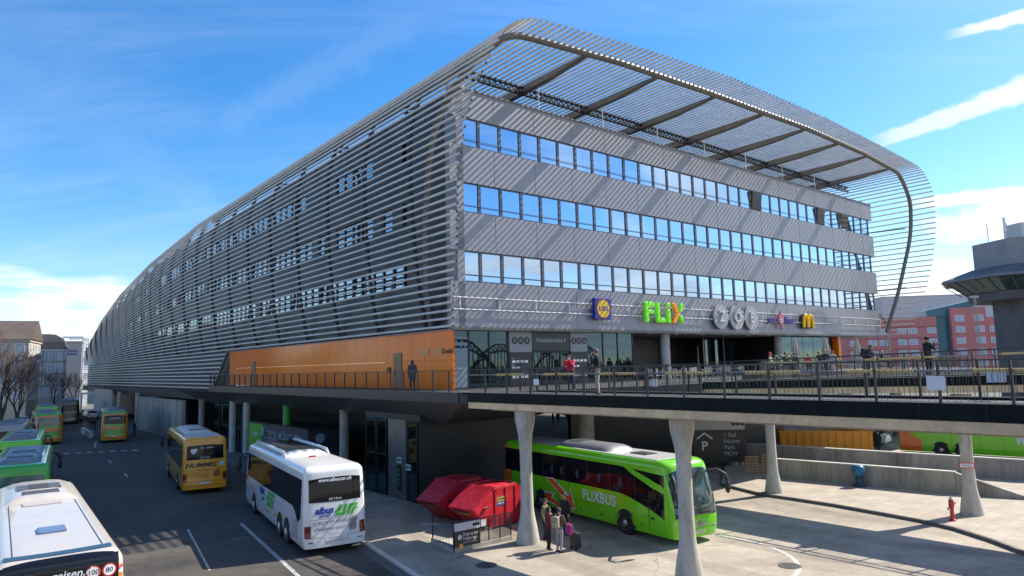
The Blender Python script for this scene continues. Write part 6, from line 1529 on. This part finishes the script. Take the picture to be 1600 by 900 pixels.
M_brick = mat('red_brown_plaster', (.30, .17, .12), .85, 0, var=.12, vscale=.4); M_creamw = mat('cream_plaster', (.50, .45, .37), .85, 0, var=.1, vscale=.3); M_greyw = mat('grey_plaster', (.36, .36, .36), .85, 0, var=.1, vscale=.3)
M_roofd = mat('dark_roof', (.045, .042, .045), .6, 0, var=.2, vscale=.8); M_roofr = mat('brown_roof', (.10, .078, .066), .8, 0, var=.2, vscale=.8); M_beigew = mat('beige_cladding', (.42, .38, .34), .7, 0, var=.06, vscale=.3)
M_pink = mat('pink_plaster', (.60, .215, .19), .85, 0, var=.08, vscale=.2); M_pinkd = mat('dark_pink_plaster', (.40, .11, .10), .85, 0, var=.08, vscale=.2); M_paleblue = mat('pale_window', (.36, .44, .52), .15, 0, var=.3, vscale=.5); M_tealr = mat('teal_glazed_roof', (.02, .16, .20), .25, 0, var=.2, vscale=.3)
def pxd(px, Y): return ((px - 800) / 1066.67 * Y, Y)
ST = math.atan2(.80, -.60)      # the street's direction
# left of the street
a = pxd(-130, 100); facade_building('town_house', 'cream town house with a brown pitched roof behind the bare trees at far left', a, R(26), 13.5, 10, 13.2, M_creamw, M_roofr, 4, 6, roofh=3.2, wm=M_paleblue)
a = pxd(34, 128); facade_building('corner_house', 'grey corner house with a dark rounded mansard roof at the end of the street', a, R(29), 6.6, 6, 12.6, M_greyw, M_roofd, 4, 4, roofh=3.0, mansard=True, wm=M_paleblue, trim=M_white)
a = pxd(96, 160)
ob = facade_building('office_tower', 'beige office block with small blue lettering and a pale framed stair front', (a[0], a[1]), R(25), 4.0, 9.4, 15.6, M_beigew, None, 1, 1, win=(.3, .3), base=12, wm=M_beigew, frame=M_beigew)
mb = MB()
for z in (13.1, 12.4):
    for k in range(7): mb.box((.8 + k * .34, -.12, z), (1.06 + k * .34, -.02, z + .45 - (k % 3) * .1))
mb.build('lettering', [mat('far_blue', (.06, .10, .34), .5)], ob)
mb = MB()
for k in range(5): mb.box((4.01, .2 + 0, 3 + k * 2.6), (4.3, 9, 3.3 + k * 2.6))
for y in (.2, 3, 6, 9): mb.box((4.0, y, 0), (4.35, y + .35, 16.6))
mb.build('stair_frame', [M_white], ob)
mb = MB(); mb.box((0, 0, 16.3), (4.2, .3, 16.7)); mb.box((0, 9, 16.3), (4.2, 9.3, 16.7)); mb.box((0, 0, 15.2), (.3, .3, 16.3)); mb.build('roof_frame', [M_white], ob)
mb = MB(); mb.box((4.005, .5, 0.2), (4.015, 9, 15)); mb.build('stair_glazing', [M_paleblue], ob)
a = pxd(129, 185); facade_building('far_house', 'pale green grey house far behind the nose of the station', a, R(15), 16, 12, 13, mat('teal_grey_wall', (.20, .27, .27), .8, 0, var=.1), None, 4, 5, wm=M_paleblue)
a = pxd(20, 215); facade_building('far_house', 'long pale house closing the view at the end of the street', (a[0] - 40, a[1]), R(8), 95, 14, 11, M_creamw, M_roofr, 3, 22, wm=M_paleblue)
sh = thing('tram_shelter', 'white framed open canopy beside the concrete wall at the street end', 'canopy', (*pxd(122, 126), 0), R(20))
mb = MB(); mb.box((0, 0, 4.0), (6.5, 3, 4.3)); mb.build('roof', [M_white], sh)
for x in (.2, 3.2, 6.2):
    for y in (.2, 2.8): mb = MB(); mb.box((x - .12, y - .12, 0), (x + .12, y + .12, 4)); mb.build('post', [M_white], sh)
for k, (px, Y, h_, col, lab) in enumerate(((128, 112, 2.6, (.25, .12, .10), 'dark red car beyond the concrete wall by the canopy'), (150, 118, 2.4, (.6, .6, .6), 'silver car parked under the white canopy'), (66, 118, 2.2, (.5, .52, .55), 'pale car left of the black coach'), (48, 122, 2.3, (.05, .07, .12), 'dark blue car in front of the corner house'), (40, 104, 2.2, (.7, .7, .68), 'white car half hidden by the parked coaches'))):
    car(lab, pxd(px, Y), h_, col)
# small street clutter in the middle: wall ends, bin, waiting people
for k, (px, Y, t_, b_, lab) in enumerate(((147, 92, C_black, C_black, 'person in black near the far concrete wall'), (153, 94, C_dgrey, C_jean, 'person in grey and jeans near the far concrete wall'), (214, 84, C_mar, C_black, 'person in a maroon top in the shade by the concrete wall'))):
    person(lab, pxd(px, Y), 2.0 + k, t_, b_, 1.75)
pw = thing('planter_wall', 'low pale kerb wall with posts on the street island', 'wall', (*pxd(138, 88), 0), ST)
mb = MB(); mb.box((-7, -.25, 0), (2, .25, .75)); mb.build('wall', [M_conc_l], pw, bevel=.05)
for x in (-6.5, -4, -1.5, 1): mb = MB(); mb.cyl((x, 0), .08, .75, 1.5, 10); mb.build('post', [M_railgrey], pw)
# ---- bare trees
M_bark = mat('bark', (.075, .055, .042), .9, 0, var=.3, vscale=6); M_twig = mat('reddish_twigs', (.17, .10, .075), .9, 0, var=.3, vscale=4)
def bare_tree(label, p, h, seed, twig=M_twig, spread=.5, group='bare trees'):
    r = thing('tree', label, 'tree', (p[0], p[1], 0), 0, None); rg = random.Random(seed)
    tr_ = MB(); tr_.tube([(0, 0, 0), (.05, .03, h * .12), (.0, .06, h * .28)], [h * .020, h * .016, h * .013], 8); tr_.build('trunk', [M_bark], r)
    lim, tw = MB(), MB()
    def grow(p, d, l, rad, lev):
        n = 3; pts = [p]; q = p; dd = d
        for i in range(n):
            dd = (dd + Vector((rg.gauss(0, .13), rg.gauss(0, .13), rg.gauss(.04, .1)))).normalized(); q = q + dd * l / n; pts.append(q)
        (lim if lev < 2 else tw).tube(pts, [rad * (1 - .18 * i) for i in range(n + 1)], 5 if lev < 2 else 3, 0, cap=False)
        if lev >= 5: return
        for k in range(3 if lev < 4 else 4):
            b = pts[rg.randint(1, n)] if k else pts[-1]; nd = (dd + Vector((rg.gauss(0, spread), rg.gauss(0, spread), rg.gauss(.12, spread * .5)))).normalized()
            grow(b, nd, l * rg.uniform(.58, .8), max(.012, rad * .58), lev + 1)
    for k in range(4):
        an = k * 1.6 + rg.uniform(-.4, .4); grow(Vector((0, .05, h * (.2 + .02 * k))), Vector((math.cos(an) * .55, math.sin(an) * .55, 1)).normalized(), h * .26, h * .010, 0)
    lim.build('limbs', [M_bark], r); tw.build('crown', [twig], r); return r
for i, (px, Y, h_, lab) in enumerate(((6, 74, 13.5, 'dark bare tree at the very left edge beside the parked coaches'), (30, 84, 11.5, 'bare tree in front of the cream town house'), (88, 128, 9.5, 'reddish bare tree between the corner house and the office block'), (116, 146, 10, 'reddish bare tree under the beige office block'))):
    bare_tree(lab, pxd(px, Y), h_, 20 + i)
for i, (px, Y, h_) in enumerate(((1352, 150, 9), (1378, 155, 9.5), (1400, 150, 8.5), (1488, 150, 9), (1462, 158, 9))):
    bare_tree(('reddish bare tree before the pink building, seen behind the third umbrella', 'reddish bare tree before the pink building, just left of the rib foot', 'reddish bare tree before the pink building, above the bending person', 'reddish bare tree before the pink building, nearest the dark tower', 'reddish bare tree before the pink building, right of the man with the camera')[i], pxd(px, Y), h_, 40 + i)
lp = thing('street_lamp', 'tall thin street lamp beside the bare trees on the left', 'street lamp', (*pxd(34, 80), 0), 0)
mb = MB(); mb.tube([(0, 0, 0), (0, 0, 8.5)], [.09, .05], 8); mb.build('mast', [M_darksteel], lp); mb = MB(); mb.tube([(0, 0, 8.5), (.5, 0, 8.9), (1.2, 0, 8.95)], .04, 6); mb.build('arm', [M_darksteel], lp); mb = MB(); mb.box((.9, -.12, 8.88), (1.5, .12, 9.0)); mb.build('lamp_head', [M_railgrey], lp)
# ---- right: pink block, pale block, tower
pk = thing('pink_building', 'long pink apartment building with white windows and a teal glazed stair', 'building', (*pxd(1318, 196), 0), R(-10))
mb = MB(); mb.box((0, 0, 0), (24, 16, 18.2)); mb.box((27.6, -.6, 0), (36.5, 16, 20.4)); mb.box((36.52, .4, 0), (46, 16, 17.6)); mb.build('wall', [M_pink], pk)
mb = MB(); mb.box((24.02, 1.2, 0), (27.58, 14, 19)); mb.prism([(22, .8), (34, .8), (34, 8), (22, 8)], 18.25, [20.0, 22.4, 22.4, 20.0]); mb.build('glazed_stair', [M_tealr], pk)
for k in range(5): mb = MB(); mb.box((-.05, -.12, 2.9 + k * 3.1), (23.9, -.01, 3.1 + k * 3.1)); mb.build('string_course', [M_pinkd], pk)
w0 = None
for bx_, y_, n, rr in ((1.0, 0, 6, 5), (28.6, -.6, 2, 6), (37.6, .4, 2, 5)):
    for i in range(rr):
        for j in range(n):
            x = bx_ + j * 3.9 + (1.0 if j % 2 else 0)
            if w0 is None:
                mb = MB(); mb.box((0, -.07, -.1), (2.3, .02, 0)).box((0, -.07, 1.5), (2.3, .02, 1.6)).box((0, -.06, 0), (.14, .02, 1.5)).box((2.16, -.06, 0), (2.3, .02, 1.5)).box((.72, -.055, 0), (.82, .02, 1.5)).box((1.48, -.055, 0), (1.58, .02, 1.5))
                fo = mb.build('window', [M_white], pk); mb = MB(); mb.box((.14, -.03, .0), (2.16, -.004, 1.5)); po = mb.build('pane', [M_paleblue], fo); w0 = (fo, po)
            else: fo = w0[0].copy(); COL.objects.link(fo); po = w0[1].copy(); COL.objects.link(po); po.parent = fo
            fo.location = (x, y_, 1.2 + i * 3.1)
a = pxd(1380, 270); facade_building('pale_block', 'long pale grey block rising behind the pink building', a, R(-6), 62, 16, 31, mat('pale_grey_wall', (.55, .55, .56), .8, 0, var=.05), None, 2, 16, win=(2, .8), base=25, wm=M_paleblue)
tw_ = thing('control_tower', 'dark grey octagonal tower with a projecting glazed gallery at right', 'tower', (*pxd(1626, 112), 0), R(8))
M_tw = mat('tower_concrete', (.13, .128, .128), .75, 0, var=.2, vscale=.5, stretch=(1, 1, .5)); M_twl = mat('tower_cladding', (.27, .27, .275), .6, 0, var=.12, vscale=.6)
def octo(r0, z0, r1, z1): 
    mb = MB(); mb.lathe([(r0, z0), (r1, z1)], 8, 0, Matrix.Rotation(R(22.5), 4, 'Z')); return mb
octo(6.9, 0, 6.9, 16.3).build('shaft', [M_tw], tw_)
octo(10.2, 15.9, 10.6, 17.2).build('gallery_slab', [M_tw], tw_)
octo(10.5, 17.22, 13.2, 19.3).build('gallery_glazing', [mat('tower_glass', (.05, .09, .08), .08, 0, var=.5, vscale=.5, coat=.5)], tw_)
for k in range(24):
    mb = MB(); an = 2 * math.pi * k / 24; c_ = .955 if k % 3 else 1.0; mb.bar((10.62 * c_ * math.cos(an), 10.62 * c_ * math.sin(an), 17.22), (13.3 * c_ * math.cos(an), 13.3 * c_ * math.sin(an), 19.3), .14, .14); mb.build('glazing_bar', [M_tw], tw_)
octo(14.2, 19.32, 13.9, 19.75).build('eaves', [mat('tower_eaves', (.22, .20, .18), .6, 0, var=.1)], tw_); octo(13.8, 19.76, 9.3, 21.4).build('gallery_roof', [M_tw], tw_)
octo(9.0, 21.4, 9.0, 25.6).build('plant_drum', [M_twl], tw_)
mb = MB(); mb.box((-5, -3, 25.62), (-1.6, .4, 28.3)); h2 = mb.build('plant_box', [mat('plant_box', (.5, .5, .5), .6, 0, var=.08)], tw_, bevel=.03)
mb = MB(); mb.lathe([(.5, 0), (.5, .06), (.3, .06)], 18, 0, Matrix.Translation((-3.9, -3.01, 27.2)) @ Matrix.Rotation(R(90), 4, 'X')); mb.build('fan', [M_black], h2)
for x, y, h_ in ((-8.2, -3.2, 3.4), (-7.4, -2.6, 2.6), (-5.6, -5.4, 2.2)):
    mb = MB(); mb.tube([(x, y, 25.6), (x, y, 25.6 + h_)], .06, 6); mb.box((x - .14, y - .12, 25.6 + h_ * .35), (x + .14, y + .12, 25.6 + h_)); mb.build('antenna', [M_white if h_ > 3 else M_railgrey], tw_)
mb = MB(); mb.tube([(-8.8, -.5, 25.6), (-8.8, -.5, 28.6)], .05, 6); mb.tube([(-9.1, -.5, 27.6), (-8.5, -.5, 27.6)], .03, 6); mb.build('mast', [M_darksteel], tw_)
lm = thing('light_mast', 'slender lattice light mast in front of the pink building', 'mast', (*pxd(1524, 105), 0), 0)
mb = MB()
for a, b in ((-.2, -.2), (.2, -.2), (.2, .2), (-.2, .2)): mb.tube([(a, b, 0), (a * .5, b * .5, 16)], .035, 5)
for k in range(20): z = k * .8; mb.bar((-.2, -.2, z), (.2, -.2, z + .8), .03, .03); mb.bar((.2, -.2, z), (-.2, -.2, z + .8), .03, .03)
mb.build('mast', [M_railgrey], lm); mb = MB(); mb.box((-.6, -.2, 16), (.6, .2, 16.3)); mb.build('lamp_head', [M_railgrey], lm)
# low sheds and trees of the rail yard closing the horizon to the right
a = pxd(1090, 300); facade_building('rail_shed', 'low grey brown rail shed on the horizon behind the terrace', a, R(-4), 240, 18, 8.5, mat('shed_wall', (.22, .19, .17), .8, 0, var=.2, vscale=.1), M_roofr, 1, 40, win=(2.5, 1.2), base=3, roofh=2, wm=M_paleblue)
# beyond the undercroft: brick block and a green van
a = pxd(700, 150); facade_building('brick_block', 'brick red block seen through the open ground floor behind the pillar', a, R(4), 60, 14, 12, M_brick, M_roofr, 3, 16, wm=M_paleblue)
car('teal green van seen through the open ground floor', pxd(874, 96), .3, (.02, .22, .18), van=True)
for i, (px, Y) in enumerate(((858, 84), (866, 88), (882, 82))):
    person(('person in a dark coat left of the teal van under the station', 'person in grey beside the teal van under the station', 'person in black right in front of the teal van under the station')[i], pxd(px, Y), i * 1.3, (C_black, C_grey, C_black)[i], C_black, 1.75)
# ---- the iron arch bridge the picture was taken from, mirrored in the shop windows
ab = thing('arch_bridge', 'riveted dark iron arch bridge behind the viewer, mirrored in the shop windows', 'bridge', (-8, -9, 0), math.atan2(.24, 1))
M_iron = mat('bridge_iron', (.035, .035, .033), .6, .2, var=.3, vscale=2)
mb = MB(); mb.box((-40, -8, 5.0), (190, 1.6, 5.7)); mb.build('roadway', [M_road], ab)
for k in range(6):
    for y in (1.2, -7.6):
        mb = MB(); x0 = -30 + k * 36
        for i in range(18):
            t0, t1 = i / 18, (i + 1) / 18; z = lambda t, b, h: b + h * 4 * t * (1 - t)
            pa, pb = (x0 + 34 * t0, y, z(t0, 5.4, 7.2)), (x0 + 34 * t1, y, z(t1, 5.4, 7.2)); qa, qb = (x0 + 34 * t0, y, z(t0, 5.4, 5.6)), (x0 + 34 * t1, y, z(t1, 5.4, 5.6))
            mb.bar(pa, pb, .35, .30); mb.bar(qa, qb, .35, .30); mb.bar(pa, qb, .14, .14); mb.bar(qb, pb, .14, .14)
            if 1 < i < 17: mb.bar(qa, (qa[0], y, 5.5), .18, .18)
        mb.build('arch', [M_iron], ab)
mb = MB()
for k in range(150): mb.bar((-40 + k * 1.5, 1.5, 5.7), (-40 + k * 1.5, 1.5, 6.8), .05, .05)
mb.bar((-40, 1.5, 6.8), (185, 1.5, 6.8), .08, .08); mb.build('parapet', [M_iron], ab)
